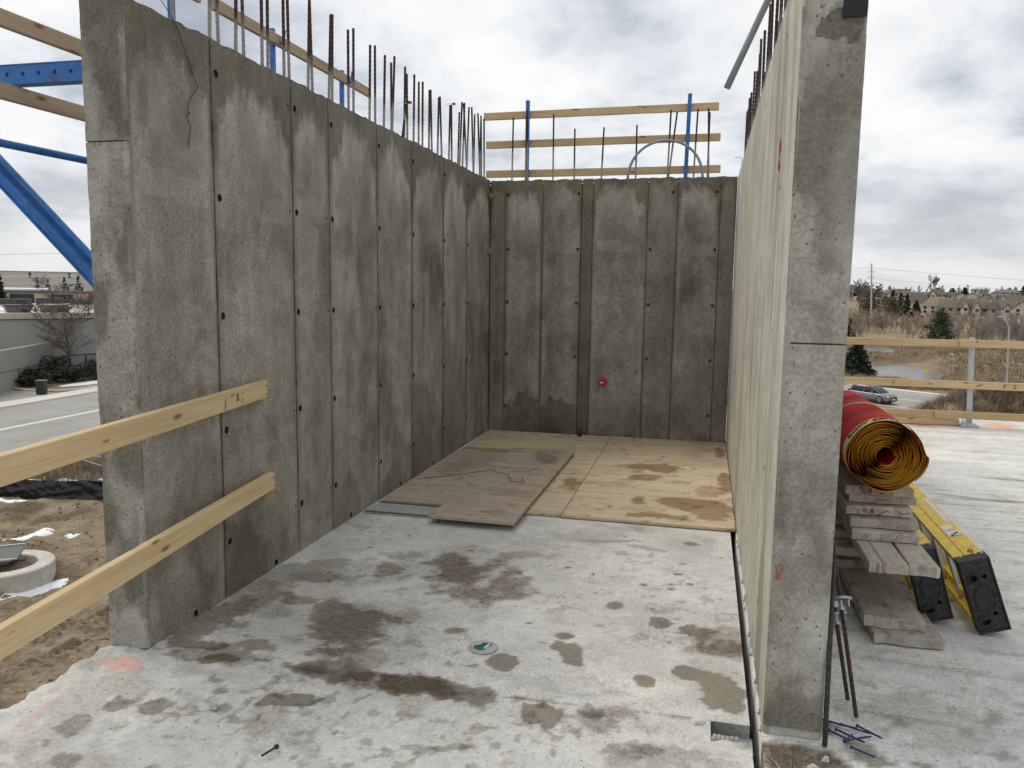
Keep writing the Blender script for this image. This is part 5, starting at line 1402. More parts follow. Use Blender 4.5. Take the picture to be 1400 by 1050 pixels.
blob_patch('snow_patch', -17.9, 17.9, .95, .26, dirt_z, 'snow', 'jagged snow patch between the concrete ring and the lower board', 'snow', G, 3, rot=1.25)
blob_patch('snow_patch', -19.9, 21.2, .22, .10, dirt_z, 'snow', 'tiny snow patch right of the flat one', 'snow', G, 4)
for i, (a, b, s) in enumerate([(-27.5, 27.6, .45), (-26.2, 27.9, .5), (-25.4, 27.3, .6), (-24.6, 28.3, .35), (-23.3, 28.0, .4), (-24.9, 29.4, .4)]):
    blob_patch('snow_patch', a, b, s, s*.4, dirt_z, 'snow', 'scrap of snow behind the black silt fence', 'snow', 'snow scraps behind the silt fence', 11+i, h=.06)
blob_patch('snow_patch', -49.6, 56.5, 3.4, .9, lambda x, y: np.full(len(x), -6.82), 'snow', 'long snow strip in front of the juniper shrubs', 'snow', None, 21, h=.12, rot=1.35)
blob_patch('flat_stone', -22.6, 20.6, .35, .22, dirt_z, 'precast', 'pale flat stone left of the snow beyond the concrete ring', 'stone', None, 31, h=.22)
# precast chamber ring with a plate half over it
ch = thing('chamber_ring', 'pale precast concrete chamber ring standing in the dirt, half covered', 'chamber ring', (-19.2, 18.0, -7.0))
mb = MB(); V = []; n = 44; rows = [(1.22, -.25), (1.22, .50), (1.19, .53), (.80, .53), (.78, .50), (.78, -.2)]
for (r_, z_) in rows:
    for k in range(n): V.append((r_*math.cos(2*math.pi*k/n), r_*math.sin(2*math.pi*k/n), z_))
mb.add(V, [(j*n+k, j*n+(k+1) % n, (j+1)*n+(k+1) % n, (j+1)*n+k) for j in range(5) for k in range(n)]); mb.build('ring', 'precast', ch)
mb = MB(); mb.tube([(0, 0, -.2), (0, 0, .05)], .78, 24); mb.build('chamber_floor', 'core_concrete', ch)
o = thing('cover_plate', 'dark steel plate lying over the left half of the chamber ring', 'cover plate', (-20.1, 18.35, -6.46), .65)
mb = MB(); mb.box((0, 0, .02), (1.5, 1.5, .03)); mb.build('plate', 'unit_dark', o, bevel=.004)
for k in (-.72, .72):
    mb = MB(); mb.box((0, k, .05), (1.5, .06, .06)); mb.build('angle_edge', 'galvanised', o)
mb = MB(); mb.box((-19.1, 18.3, -6.44), (.4, .25, .05), (0, 0, .5)); tagp(mb.build('rusty_block', 'rust_steel'), 'rusty block lying at the mouth of the chamber ring', 'block')
# silt fence: wrinkled black sheet on stakes
sf_ = thing('silt_fence', 'low wrinkled black plastic silt fence across the dirt', 'silt fence', (-25, 25.3, -6.9))
P0 = [(-30.5, 24.6), (-28.5, 24.9), (-26.8, 24.95), (-25.05, 25.3), (-22.75, 25.85), (-19, 26.6), (-14, 27.4)]
n = 260; tt = np.linspace(0, 1, n); fx = np.interp(tt, np.linspace(0, 1, 7), [p[0] for p in P0]); fy = np.interp(tt, np.linspace(0, 1, 7), [p[1] for p in P0])
V = []; nv = 12
for j in range(nv):
    v = j/(nv-1)
    wr_ = (fbm(tt*70+v*6, np.full(n, v*3.0), 2, 4)-.5)*.30*(.4+v)+(fbm(tt*22-v*7, np.full(n, v*2.), 5, 3)-.5)*.25
    sag = .10*(fbm(tt*16, tt*0, 3, 3)-.5)*2*v
    V.append(np.stack([fx+25+wr_*.25, fy-25.3+wr_, -.12+.86*v+sag], 1))
V = np.concatenate(V); idx = np.arange(n*nv).reshape(nv, n); q = np.stack([idx[:-1, :-1], idx[:-1, 1:], idx[1:, 1:], idx[1:, :-1]], -1).reshape(-1, 4)
link('sheet', np_mesh('sheet', V, q), 'silt_plastic', sf_)
for k in range(9):
    i = 14+k*29; mb = MB(); mb.box((fx[i]+25, fy[i]-25.3+.12, .35), (.04, .04, 1.0)); mb.build('stake', 'lumber_tan', sf_)
# wire site fence behind it
wf = thing('site_fence', 'thin grey site fence of posts and one rail behind the silt fence', 'fence', (-25, 27.5, -6.95))
for k in range(7):
    mb = MB(); a = Vector((-8+k*3.1-.2, -1.2+k*.75, 0)); mb.tube([a, a+Vector((0, 0, 1.15))], .035, 6); mb.build('post', 'galvanised', wf)
mb = MB(); mb.tube([(-8.2, -1.2, 1.12), (10.4, 3.3, 1.12)], .022, 6); mb.build('rail', 'galvanised', wf)
mb = MB(); mb.tube([(-1.2, .55, 1.1), (2.3, 1.3, .05)], .02, 6); mb.build('brace', 'galvanised', wf)
# warehouse
bl = thing('warehouse', 'long low grey warehouse across the street, gravel roof with snow', 'warehouse', (-56, 58, -7.0))
bl.rotation_euler = (0, 0, math.atan2(.8, .6))
# local x along the front wall, y away to the left-back
hb = 5.45; x0, x1, dp = -40, 16, 40
mb = MB(); mb.box(((x0+x1)/2, dp/2, hb/2-.2), (x1-x0, dp, hb-.4)); mb.build('wall', 'wall_grey', bl)
for i in range(8):
    xa = x0+i*7; mb = MB(); mb.box((xa+3.5, -.04, hb/2-.1), (6.9, .08, hb-.2)); mb.build('wall_panel', 'wall_grey', bl)
    mb = MB(); mb.box((xa, -.10, hb/2-.1), (.22, .14, hb-.2)); mb.build('pilaster', 'wall_grey_dark', bl)
mb = MB(); mb.box(((x0+x1)/2, -.03, hb+.12), (x1-x0+.4, .5, .5)); mb.build('parapet', 'roof_gravel', bl)
mb = MB(); mb.box(((x0+x1)/2, dp/2+.2, hb-.04), (x1-x0-.2, dp-.6, .12)); rf = mb.build('roof', 'roof_gravel', bl)
mb = MB(); mb.box(((x0+x1)/2, .34, hb+.18), (x1-x0, .25, .4)); mb.build('gutter_strip', 'roof_gravel', bl)  # raised strip just behind the parapet, same gravel colour as the roof
def snow_on(px_, py_, rx, ry, seed):
    n = 26; V = []
    for j, (s, hh) in enumerate(((1, .0), (.95, .14), (.5, .2), (0, .22))):
        for k in range(n):
            t = 2*math.pi*k/n; w = 1+.35*(float(fbm(math.cos(t)*1.5+seed, math.sin(t)*1.5, 3, 3))-.5)*2
            V.append((px_+rx*w*s*math.cos(t), py_+ry*w*s*math.sin(t), hb+.03+hh))
    mb = MB(); mb.add(V, [(j*n+k, j*n+(k+1) % n, (j+1)*n+(k+1) % n, (j+1)*n+k) for j in range(3) for k in range(n)]); mb.build('roof_snow', 'snow', rf, smooth=True)
snow_on(-3.0, 6.2, 4.2, 2.4, 1); snow_on(-6.5, 13, 3.5, 3.0, 2); snow_on(9.5, 7.2, 5, 2.0, 3); snow_on(1.0, 20, 4, 2.2, 4); snow_on(2.2, 3.2, 1.8, .8, 5)
def roof_unit(lx, ly, wx, wy, h, name, mat, label, flare=0.0, group='rooftop units on the warehouse'):
    a = bl.rotation_euler.z; X = bl.location.x+lx*math.cos(a)-ly*math.sin(a); Y = bl.location.y+lx*math.sin(a)+ly*math.cos(a)
    o = thing(name, label, 'rooftop unit', (X, Y, -7+hb+.02), a, group); mb = MB(); f = flare
    V = [(-wx/2+f, -wy/2, 0), (wx/2-f, -wy/2, 0), (wx/2-f, wy/2, 0), (-wx/2+f, wy/2, 0), (-wx/2, -wy/2, h), (wx/2, -wy/2, h), (wx/2, wy/2, h), (-wx/2, wy/2, h)]
    mb.add(V, [(3, 2, 1, 0), (4, 5, 6, 7), (0, 1, 5, 4), (1, 2, 6, 5), (2, 3, 7, 6), (3, 0, 4, 7)]); mb.build('casing', mat, o, bevel=.03)
    mb = MB(); mb.box((wx*.2, -wy/2-.02, h*.45), (wx*.3, .06, h*.4)); mb.build('louvre', 'glass_dark', o)
    mb = MB(); mb.box((-wx*.15, -wy/2-.03, h*.5), (.12, .06, h*.7)); mb.build('corner_post', 'unit_brown', o)
    mb = MB(); mb.box((0, 0, h+.04), (wx+.1, wy+.1, .08)); mb.build('lid', 'roof_gravel' if flare == 0 else 'unit_dark', o)
    return o
roof_unit(-1.2, 6.0, 2.3, 1.8, .85, 'rooftop_unit', 'unit_dark', 'dark flared rooftop unit among the snow on the warehouse', .42)
roof_unit(1.3, 3.4, 2.0, 1.6, .95, 'rooftop_unit', 'unit_brown', 'brown boxy rooftop unit near the front edge of the warehouse roof')
roof_unit(-5.3, 9.5, 1.4, 1.4, .6, 'rooftop_unit', 'unit_dark', 'small dark rooftop unit at the far left of the warehouse roof')
# ramp wall in front of the warehouse
rw_ = thing('ramp_wall', 'low grey concrete ramp wall with a dark joint in front of the warehouse', 'wall', (-53.2, 51.2, -7), math.atan2(6.6, -2.7)); 
mb = MB(); mb.box((-3.5, -.2, .8), (21.5, .5, 1.6)); mb.build('lower_course', 'wall_grey_dark', rw_); mb = MB(); mb.box((-3.5, -.26, 2.45), (21.5, .5, 1.64)); mb.build('upper_course', 'wall_grey_dark', rw_); mb = MB(); mb.box((-3.5, -.235, 1.62), (21.5, .5, .06)); mb.build('joint', 'unit_dark', rw_)
# metal fence beside the shrubs
mf = thing('metal_fence', 'dull green panel fence behind the juniper shrubs', 'fence', (-54.6, 58.2, -6.85), math.atan2(10, 4.4))
for k in range(6):
    mb = MB(); mb.box((.95+k*1.95, 0, 1.0), (1.8, .05, 1.7)); mb.build('panel', 'unit_green' if 'unit_green' in MATS else 'wall_grey_dark', mf)
    mb = MB(); mb.box((k*1.95, 0, 1.0), (.10, .10, 2.0)); mb.build('post', 'unit_dark', mf)
    mb = MB(); mb.box((.95+k*1.95, 0, 1.95), (1.9, .09, .12)); mb.build('top_rail', 'unit_dark', mf)
bn = thing('litter_bin', 'dark square litter bin at the corner of the planting bed', 'bin', (-48.45, 49.45, -6.88), .4)
mb = MB(); mb.prism([(-.30, 0), (.30, 0), (.34, .98), (-.34, .98)], 'y', -.30, .30); mb.build('body', 'bin_dark', bn, bevel=.04); mb = MB(); mb.box((0, 0, 1.01), (.72, .66, .07)); mb.build('lid', 'unit_brown', bn, bevel=.03)
for k in range(4):
    o = thing('pallet', ['wooden pallet at the outer end of the row leaning by the ramp wall', 'second wooden pallet of the row leaning by the ramp wall', 'third wooden pallet of the row leaning by the ramp wall', 'wooden pallet nearest the ramp wall'][k], 'pallet', (-55.0+.35*k, 49.0+.1*k, -6.9), .6, 'pallets by the ramp wall'); o.rotation_euler = (R(-14), 0, .6)
    for j in range(6):
        mb = MB(); mb.box((0, 0, .1+j*.2), (1.0, .03, .12)); mb.build('slat', 'lumber_tan', o)
    for j in (-.45, 0, .45):
        mb = MB(); mb.box((j, .06, .6), (.08, .09, 1.2)); mb.build('runner', 'old_plank', o)

# ------------------------------------------------------------------ trees
def branch_mesh(seed, h, spread=.55, levels=4, r0=None, up=.25, kids=(3, 5), trunk=.3, n0=6, twig_r=.012, lean=0.0):
    rr = random.Random(seed); mbt = MB(); mbc = MB(); r0 = r0 or h*.022
    def grow(p, d, L, r, lv):
        m = 4 if lv < 2 else 3; pts = [p]; rad = [r]; q = p.copy(); dd = d.copy()
        for i in range(m):
            dd = (dd+Vector((rr.gauss(0, .13), rr.gauss(0, .13), rr.gauss(up*.25, .08)))).normalized(); q = q+dd*(L/m); pts.append(q.copy()); rad.append(max(twig_r*.5, r*(1-.62*(i+1)/m)))
        (mbt if lv == 0 else mbc).tube(pts, rad, n0 if lv == 0 else (4 if lv == 1 else 3), cap=False)
        if lv >= levels: return
        for k in range(rr.randint(*kids)+(2 if lv == 0 else 0)):
            f = rr.uniform(trunk if lv == 0 else .25, 1.0); i = min(m-1, int(f*m)); b = pts[i].lerp(pts[i+1], f*m-i)
            az = rr.uniform(0, 2*math.pi); side = Vector((math.cos(az), math.sin(az), 0))
            nd = (dd*(1-spread)+side*spread*rr.uniform(.7, 1.4)+Vector((0, 0, up))).normalized()
            grow(b, nd, L*rr.uniform(.45, .72), max(twig_r, rad[i]*.55), lv+1)
    grow(Vector((0, 0, 0)), Vector((lean, 0, 1)).normalized(), h*.62, r0, 0)
    return mbt, mbc
def bare_tree(x, y, z, h, label, seed, mat='bark', group=None, **k):
    o = thing('bare_tree', label, 'tree', (x, y, z), 0, group); a, b = branch_mesh(seed, h, **k)
    a.build('trunk', mat, o, fix=False); b.build('crown', mat, o, fix=False); return o
def leaf_cloud(P, size, seed, stretch=1.0, droop=0.0):
    r = np.random.RandomState(seed); n = len(P)
    a = r.normal(size=(n, 3)); a /= np.linalg.norm(a, axis=1)[:, None]; b = r.normal(size=(n, 3)); b -= (a*b).sum(1)[:, None]*a; b /= np.linalg.norm(b, axis=1)[:, None]
    a[:, 2] = a[:, 2]*.5-droop
    s = size*(.6+.8*r.rand(n))[:, None]
    V = np.stack([P-a*s*stretch, P+b*s*.5, P+a*s*stretch, P-b*s*.5], 1).reshape(-1, 3)
    return V, np.arange(n*4).reshape(-1, 4)
def conifer(x, y, z, h, w, label, seed, mat='spruce', n=1500, group=None, ragged=.35, size=None):
    o = thing('conifer', label, 'conifer', (x, y, z), 0, group); r = np.random.RandomState(seed)
    mb = MB(); mb.tube([(0, 0, 0), (0, 0, h*.5), (0, 0, h*.97)], [h*.02, h*.013, h*.003], 6, False); mb.build('trunk', 'bark', o, fix=False)
    # whorls of branches, foliage gathered along each
    pts = []; nb = int(max(40, n/16))
    for i in range(nb):
        f = (i+r.rand())/nb; zz = h*(.06+.92*f); L = w*.5*(1-f)**.85*(1-ragged+2*ragged*r.rand())+.04*w; az = i*2.4+r.rand()*.8
        m = max(3, int(16*(L/(w*.5))**.7)+3); t = np.sqrt(r.rand(m)); 
        pts.append(np.stack([np.cos(az+r.normal(0, .10, m))*t*L, np.sin(az+r.normal(0, .10, m))*t*L, zz-(.28*t*L)+r.normal(0, .02*h, m)], 1))
    P = np.concatenate(pts); V, F = leaf_cloud(P, size or w*.085, seed, 1.25, .12)
    link('crown', np_mesh('crown', V, F, False), mat, o); return o
def round_tree(x, y, z, h, w, label, seed, mat, n=1400, group=None, name='leafy_tree', z0=.25, size=.05):
    o = thing(name, label, 'tree' if name != 'juniper_shrub' else 'shrub', (x, y, z), 0, group); r = np.random.RandomState(seed)
    a, b = branch_mesh(seed, h*.95, levels=2, trunk=.2); a.build('trunk', 'bark', o, fix=False); b.build('limbs', 'bark', o, fix=False)
    C = r.normal(size=(22, 3))*np.array([w*.26, w*.26, h*.2])+np.array([0, 0, h*(.5+z0*.5)])
    P = C[r.randint(0, 22, n)]+r.normal(size=(n, 3))*np.array([w*.10, w*.10, h*.08]); P[:, 2] = np.clip(P[:, 2], .05*h, h)
    V, F = leaf_cloud(P, w*size, seed); link('crown', np_mesh('crown', V, F, False), mat, o); return o
def pine(x, y, z, h, w, label, seed):
    o = thing('pine_tree', label, 'conifer', (x, y, z)); r = np.random.RandomState(seed); mb = MB(); ml = MB(); pts = []
    mb.tube([(0, 0, 0), (.1, 0, h*.5), (0, .1, h*.93)], [.16, .10, .03], 6, False); mb.build('trunk', 'bark', o, fix=False)
    for i in range(34):
        f = i/33; zz = h*(.10+.86*f); L = w*.5*(1.02-f)**.7*(.55+.6*r.rand()); az = i*2.4+r.rand(); e2 = np.array([math.cos(az)*L, math.sin(az)*L, zz+.22*L])
        ml.tube([(0, 0, zz), tuple(e2)], [.04, .015], 4, False)
        for k in range(3 if f < .8 else 2):
            c = np.array([0, 0, zz])*(1-(.45+.28*k))+e2*(.45+.28*k); m = 42; pts.append(c+r.normal(size=(m, 3))*np.array([.36, .36, .22])*(.7+.6*r.rand()))
    ml.build('limbs', 'bark', o, fix=False); P = np.concatenate(pts); V, F = leaf_cloud(P, .16, seed, 1.3); link('crown', np_mesh('crown', V, F, False), 'pine_green', o); return o
def gzf(x, y): return float(gz(np.array([x]), np.array([y]))[0])
# left
bare_tree(-53.6, 57.5, -6.9, 8.0, 'wide bare tree rising from the juniper shrubs', 14, spread=.60, levels=4, kids=(5, 7), trunk=.06, up=.14, twig_r=.016, r0=.16)
bare_tree(-118.6, 121.8, -7, 11.2, 'slim bare tree beyond the warehouse roof', 8, spread=.6, levels=4, trunk=.45, up=.02, twig_r=.05)
bare_tree(-53.6, 64.8, -6.9, 7.5, 'bare tree branching in from behind the end of the left wall', 15, spread=.62, levels=5, kids=(3, 4), trunk=.1, up=.16, twig_r=.016, r0=.14)
def juniper(x, y, w, h, seed, label):
    o = thing('juniper_shrub', label, 'shrub', (x, y, -6.84), 0, 'juniper shrubs by the street'); r = np.random.RandomState(seed)
    mb = MB(); pts = []
    for k in range(26):
        az = r.rand()*6.28; L = w*.5*(.6+.5*r.rand()); hh = h*(.35+.65*r.rand()); e2 = Vector((math.cos(az)*L, math.sin(az)*L, hh)); mb.tube([(0, 0, .05), e2*.5+Vector((0, 0, hh*.2)), e2], [.04, .025, .008], 4, False)
        m = 46; t = .25+.75*r.rand(m); pts.append(np.stack([t*e2.x, t*e2.y, t*e2.z+.2*hh*np.sin(t*3.1)], 1)+r.normal(size=(m, 3))*np.array([.16, .16, .09])*w/2.4)
    mb.build('stems', 'bark', o, fix=False); P = np.concatenate(pts); P[:, 2] = np.maximum(P[:, 2], .04); V, F = leaf_cloud(P, .13, seed, 1.5); link('foliage', np_mesh('foliage', V, F, False), 'juniper', o)
for i, (x, y, w, h, l) in enumerate([(-52.3, 52.6, 3.2, 1.3, 'low juniper at the left end of the shrub row'), (-53.0, 55.4, 3.0, 2.1, 'tall dark juniper at the foot of the bare tree'), (-51.5, 56.0, 3.4, 1.6, 'juniper behind the litter bin'), (-51.0, 59.0, 3.4, 1.7, 'juniper in the middle of the row right of the bare tree'), (-50.8, 62.0, 3.4, 1.8, 'juniper beside the end of the left wall'), (-50.6, 65.5, 3.4, 1.9, 'juniper farthest along the street')]):
    juniper(x, y, w, h, 40+i, l)
# buildings beyond the warehouse
def box_bld(name, label, cx, cyy, L, D, h, rz, mat, roofmat, cat='building', wins=()):
    o = thing(name, label, cat, (cx, cyy, -7.05), rz); mb = MB(); mb.box((0, D/2, h/2), (L, D, h)); mb.build('wall', mat, o)
    mb = MB(); mb.box((0, D/2, h+.12), (L+.4, D+.4, .3)); mb.build('roof', roofmat, o)
    for (x, z, w_, h_, m) in wins:
        mb = MB(); mb.box((x, -.06, z), (w_, .14, h_)); mb.build('window' if m == 'glass_dark' else 'wall_sign', m, o)
    return o
VA = math.atan2(.23, .97)+.78*0
rzL = math.radians(43)
box_bld('shop_building', 'beige flat-roofed building with a red sign beyond the warehouse', -109, 118.5, 20, 14, 6.6, rzL, 'wall_beige', 'roof_maroon', wins=[(-7.2, 5.6, 3.6, 1.6, 'glass_dark'), (-1.2, 5.6, 3.4, 1.5, 'glass_dark'), (3.1, 5.9, .25, 1.8, 'red_mark'), (4.2, 6.0, 2.2, .8, 'red_mark'), (7.8, 5.5, 2.4, 1.4, 'glass_dark')])
box_bld('flat_building', 'pale flat-roofed building with dark strip windows, left of the beige one', -121, 110, 22, 16, 7.0, rzL, 'wall_grey_dark', 'snow', wins=[(-4, 5.8, 5, 1.4, 'glass_dark'), (3, 5.8, 5, 1.4, 'glass_dark'), (8.5, 5.8, 3, 1.4, 'glass_dark')])
box_bld('distribution_hall', 'huge pale distribution hall on the horizon, small dark slots under its eave', -291, 302, 130, 60, 12.6, rzL, 'wall_white', 'wall_grey', wins=[(-17.5, 11.2, .9, 2.2, 'glass_dark'), (-5.5, 11.2, .9, 2.2, 'glass_dark'), (10, 11.2, .9, 2.2, 'glass_dark'), (26, 11.2, .9, 2.2, 'glass_dark')])
for i, (lx, ly, wx, h, lab) in enumerate([(-102, 100, 4.4, 1.3, 'dark rooftop unit far back, left of the beige building'), (-96.5, 101, 3.6, 1.5, 'dark rooftop unit far back in front of the beige building'), (-87, 96.6, 2.6, 1.4, 'grey rooftop unit beside the end of the left wall')]):
    o = thing('rooftop_unit', lab, 'rooftop unit', (lx, ly, -2.45), rzL, 'far rooftop units'); mb = MB(); mb.box((0, 0, h/2), (wx, 1.6, h)); mb.build('casing', 'unit_dark', o, bevel=.04); mb = MB(); mb.box((wx*.2, -.82, h*.5), (wx*.3, .06, h*.5)); mb.build('louvre', 'glass_dark', o)
box_bld('back_hall', 'low hall carrying the far rooftop units behind the warehouse', -98, 104, 60, 16, 4.55, rzL, 'wall_beige', 'roof_gravel')
conifer(-108.5, 103.5, -7, 9.4, 4.0, 'dark conifer at the left picture edge beyond the warehouse', 61, n=1600)
for i, (x, y, h, w) in enumerate([(-153.8, 157.5, 9.6, 2.8), (-152.3, 159.0, 9.3, 2.8), (-149.6, 161.2, 9.8, 3.0), (-147.4, 163.2, 10.3, 3.4)]):
    conifer(x, y, -7, h, w, ['leftmost of the four small conifers on the left skyline', 'second of the four small conifers on the left skyline', 'third of the four small conifers on the left skyline', 'rightmost and tallest of the four small conifers on the left skyline'][i], 70+i, n=700, group='conifers on the left skyline')
conifer(-168, 160, -7, 8.2, 2.6, 'small lone conifer in front of the distribution hall, far left', 79, n=500)

# ------------------------------------------------------------------ right: vehicle
_before = set(bpy.data.objects)
def build_suv(loc_, rz):
    o = thing('suv', 'grey suv driving on the road beyond the guard rail', 'car', loc_, rz)
    # side profile x forward; half-width varies
    L = 4.62; hw = .92
    def loft(name, st, mat, parent, cap=True):
        """st: list of (x, [(y,z)...half outline from bottom centre to top centre])"""
        V = []; F = []; m = len(st[0][1])
        for x, o_ in st:
            for (y, z) in o_: V.append((x, y, z))
            for (y, z) in reversed(o_): V.append((x, -y, z))
        k = 2*m
        for i in range(len(st)-1):
            for j in range(k): F.append((i*k+j, i*k+(j+1) % k, (i+1)*k+(j+1) % k, (i+1)*k+j))
        F.append(tuple(range(k-1, -1, -1))); F.append(tuple((len(st)-1)*k+j for j in range(k)))
        mb = MB(); mb.add(V, F); return mb.build(name, mat, parent, smooth=True)
    def sec(w, zb, zs, zt):
        return [(w*.86, zb), (w*.98, zb+.10), (w, (zb+zs)/2), (w*.985, zs-.06), (w*.93, zs), (w*.6, zt)]
    st = [(-2.28, sec(.70, .42, .86, .90)), (-2.22, sec(.82, .36, .98, 1.02)), (-2.0, sec(.90, .28, 1.02, 1.06)), (-1.2, sec(.92, .24, 1.02, 1.05)), (0, sec(.92, .24, 1.00, 1.03)), (.95, sec(.92, .24, 1.0, 1.04)), (1.4, sec(.91, .25, .98, 1.04)), (1.95, sec(.88, .28, .90, .97)), (2.2, sec(.80, .34, .80, .86)), (2.31, sec(.66, .42, .70, .74))]
    loft('body', st, 'car_paint', o)
    gh = [(-2.12, [(.60, 1.0), (.70, 1.02), (.70, 1.10), (.66, 1.14), (.5, 1.15)]), (-1.85, [(.7, 1.0), (.78, 1.04), (.70, 1.50), (.62, 1.58), (.4, 1.60)]), (-1.2, [(.7, 1.0), (.79, 1.04), (.70, 1.56), (.62, 1.65), (.4, 1.67)]), (-.2, [(.7, 1.0), (.80, 1.04), (.70, 1.58), (.62, 1.67), (.4, 1.69)]), (.45, [(.7, 1.0), (.80, 1.04), (.69, 1.52), (.6, 1.60), (.4, 1.62)]), (1.30, [(.6, 1.0), (.72, 1.02), (.70, 1.06), (.64, 1.08), (.4, 1.09)])]
    gl = loft('windows', gh, 'glass_dark', o)
    rp = [(x, [(q[2][0]*.97, q[2][1]+.005), (q[2][0]*1.01, q[2][1]-.03), (q[2][0]*1.02, q[2][1]+.01), (q[3][0]*1.02, q[3][1]+.015), (q[4][0], q[4][1]+.02)]) for x, q in gh[1:5]]
    loft('roof', rp, 'car_paint', o)
    for s in (-1, 1):
        for x, dx in ((-1.75, -.10), (-.45, .0), (.50, .62)):
            mb = MB(); mb.tube([(x, s*.80, 1.03), (x-(dx if x > 0 else dx)*.0+(-.0 if x < 0 else -.08), s*.715, 1.58 if x < .4 else 1.50)], .035, 6); mb.build('pillar', 'car_paint', o)
        mb = MB(); mb.tube([(.45, s*.70, 1.55), (1.25, s*.73, 1.05)], .04, 6); mb.build('pillar', 'car_paint', o)
        mb = MB(); mb.tube([(-1.9, s*.63, 1.66), (-1, s*.63, 1.72), (.2, s*.63, 1.70)], .018, 6); mb.build('roof_rail', 'black_plastic', o)
        mb = MB(); mb.box((.62, s*.98, 1.08), (.12, .18, .13)); mb.build('mirror', 'car_paint', o, bevel=.03)
        mb = MB(); mb.box((0, s*.925, .30), (2.0, .03, .14)); mb.build('sill_trim', 'black_plastic', o)
        for x in (-.35, .0):
            mb = MB(); mb.tube([(x-.0+(.5 if x == 0 else -.35), s*.93, .93), (x+.18+(.5 if x == 0 else -.35), s*.93, .93)], .014, 5); mb.build('door_handle', 'car_paint', o)
        for x in (-1.38, 1.36):
            w = thing('x', 'x', 'x'); bpy.data.objects.remove(w)
            mb = MB(); t = np.linspace(0, 2*math.pi, 29)
            mb.tube([(x+.30*math.cos(a), s*.82, .355+.30*math.sin(a)) for a in t], .085, 8, False); ty = mb.build('wheel', 'tyre', o, smooth=True)
            mb = MB(); mb.tube([(x, s*.80, .355), (x, s*.88, .355)], .20, 18)
            rm = mb.build('rim', 'rim_dark', ty)
            mb = MB()
            for k in range(5):
                a = k*1.2566; mb.box((x+.12*math.cos(a), s*.89, .355+.12*math.sin(a)), (.2, .02, .045), (0, -a, 0))
            mb.build('spokes', 'zinc', ty)
            mb = MB(); mb.tube([(x+.40*math.cos(a), s*.90, .36+.40*math.sin(a)) for a in np.linspace(-.1, math.pi+.1, 16)], .045, 6); mb.build('wheel_arch', 'black_plastic', o)
        mb = MB(); mb.box((2.12, s*.66, .80), (.22, .30, .10), (0, .15, s*-.35)); mb.build('headlight', 'lamp_clear', o, bevel=.02)
        mb = MB(); mb.box((-2.2, s*.70, .98), (.14, .20, .30), (0, 0, s*.3)); mb.build('tail_light', 'lamp_red', o, bevel=.02)
    mb = MB(); mb.box((2.27, 0, .62), (.10, 1.0, .24)); mb.build('grille', 'black_plastic', o, bevel=.03)
    mb = MB(); mb.box((2.24, 0, .40), (.14, 1.4, .14)); mb.build('bumper', 'black_plastic', o, bevel=.03)
    mb = MB(); mb.box((2.325, 0, .5), (.02, .45, .12)); mb.build('number_plate', 'white_sticker', o)
    mb = MB(); mb.box((0, 0, .24), (4.0, 1.6, .12)); mb.build('underbody', 'black_plastic', o)
    return o
suv_o = build_suv((13.75, 70.3, -7.385), math.atan2(-.626, .78)-.10)
# street lamp
lp = thing('street_lamp', 'pale grey street lamp standing beyond the guard rail', 'street lamp', (26.6, 79.9, -7.5))
mb = MB(); mb.tube([(.25, 0, 0), (.12, 0, 3.5), (.0, 0, 6.2)], [.10, .085, .07], 10); mb.build('pole', 'galvanised', lp)
mb = MB(); mb.tube([(.0, 0, 6.1), (-.2, 0, 6.6), (-.45, .05, 7.0)], [.06, .05, .045], 8); mb.build('arm', 'galvanised', lp)
mb = MB(); mb.prism([(-.42, 6.96), (-.85, 7.02), (-.95, 7.08), (-.85, 7.14), (-.45, 7.08)], 'y', -.08, .14); mb.build('lamp_head', 'galvanised', lp, bevel=.02)
mk = thing('yellow_marker', 'small round yellow marker at the end of the near pond', 'marker', (22.9, 91.2, gzf(22.9, 91.2)))
mb = MB(); mb.tube([(0, 0, 0), (0, 0, 1.1)], .03, 6); mb.build('stake', 'galvanised', mk); mb = MB(); mb.tube([(0, -.03, 1.25), (0, .03, 1.25)], .22, 16); mb.build('disc', 'yellow_marker', mk)
# transmission pole and wires
tp = thing('power_pole', 'tall grey power pole rising above the treeline', 'power pole', (46.4, 245.7, -7.6))
mb = MB(); mb.tube([(0, 0, 0), (-.9, .1, 17.4)], [.32, .17], 10); mb.build('pole', 'galvanised', tp)
for z in (15.2, 13.6, 12.0):
    mb = MB(); mb.tube([(-.8-.75, 0, z), (-.8+.75, 0, z)], .07, 6); mb.build('crossarm', 'galvanised', tp)
    for s in (-.75, .75):
        mb = MB(); mb.tube([(-.8+s, 0, z), (-.8+s, 0, z-.5)], .06, 6); mb.build('insulator', 'unit_dark', tp)
def wire(a, b, sag, r, label):
    pts = [Vector(a).lerp(Vector(b), t)+Vector((0, 0, -4*sag*t*(1-t))) for t in np.linspace(0, 1, 18)]
    mb = MB(); mb.tube(pts, r, 4); tagp(mb.build('power_line', 'galvanised', fix=False), label, 'power line')
wire((45.0, 245.7, 8.6), (165, 250, 2.5), 1.2, .035, 'upper power line running right from the tall pole'); wire((45, 245.7, 5.6), (165, 250, -.3), 1.0, .03, 'lower power line running right from the tall pole')
wire((45.0, 245.7, 8.6), (20, 330, 11), 1.0, .035, 'power line running left from the tall pole behind the wall end')
_left = []
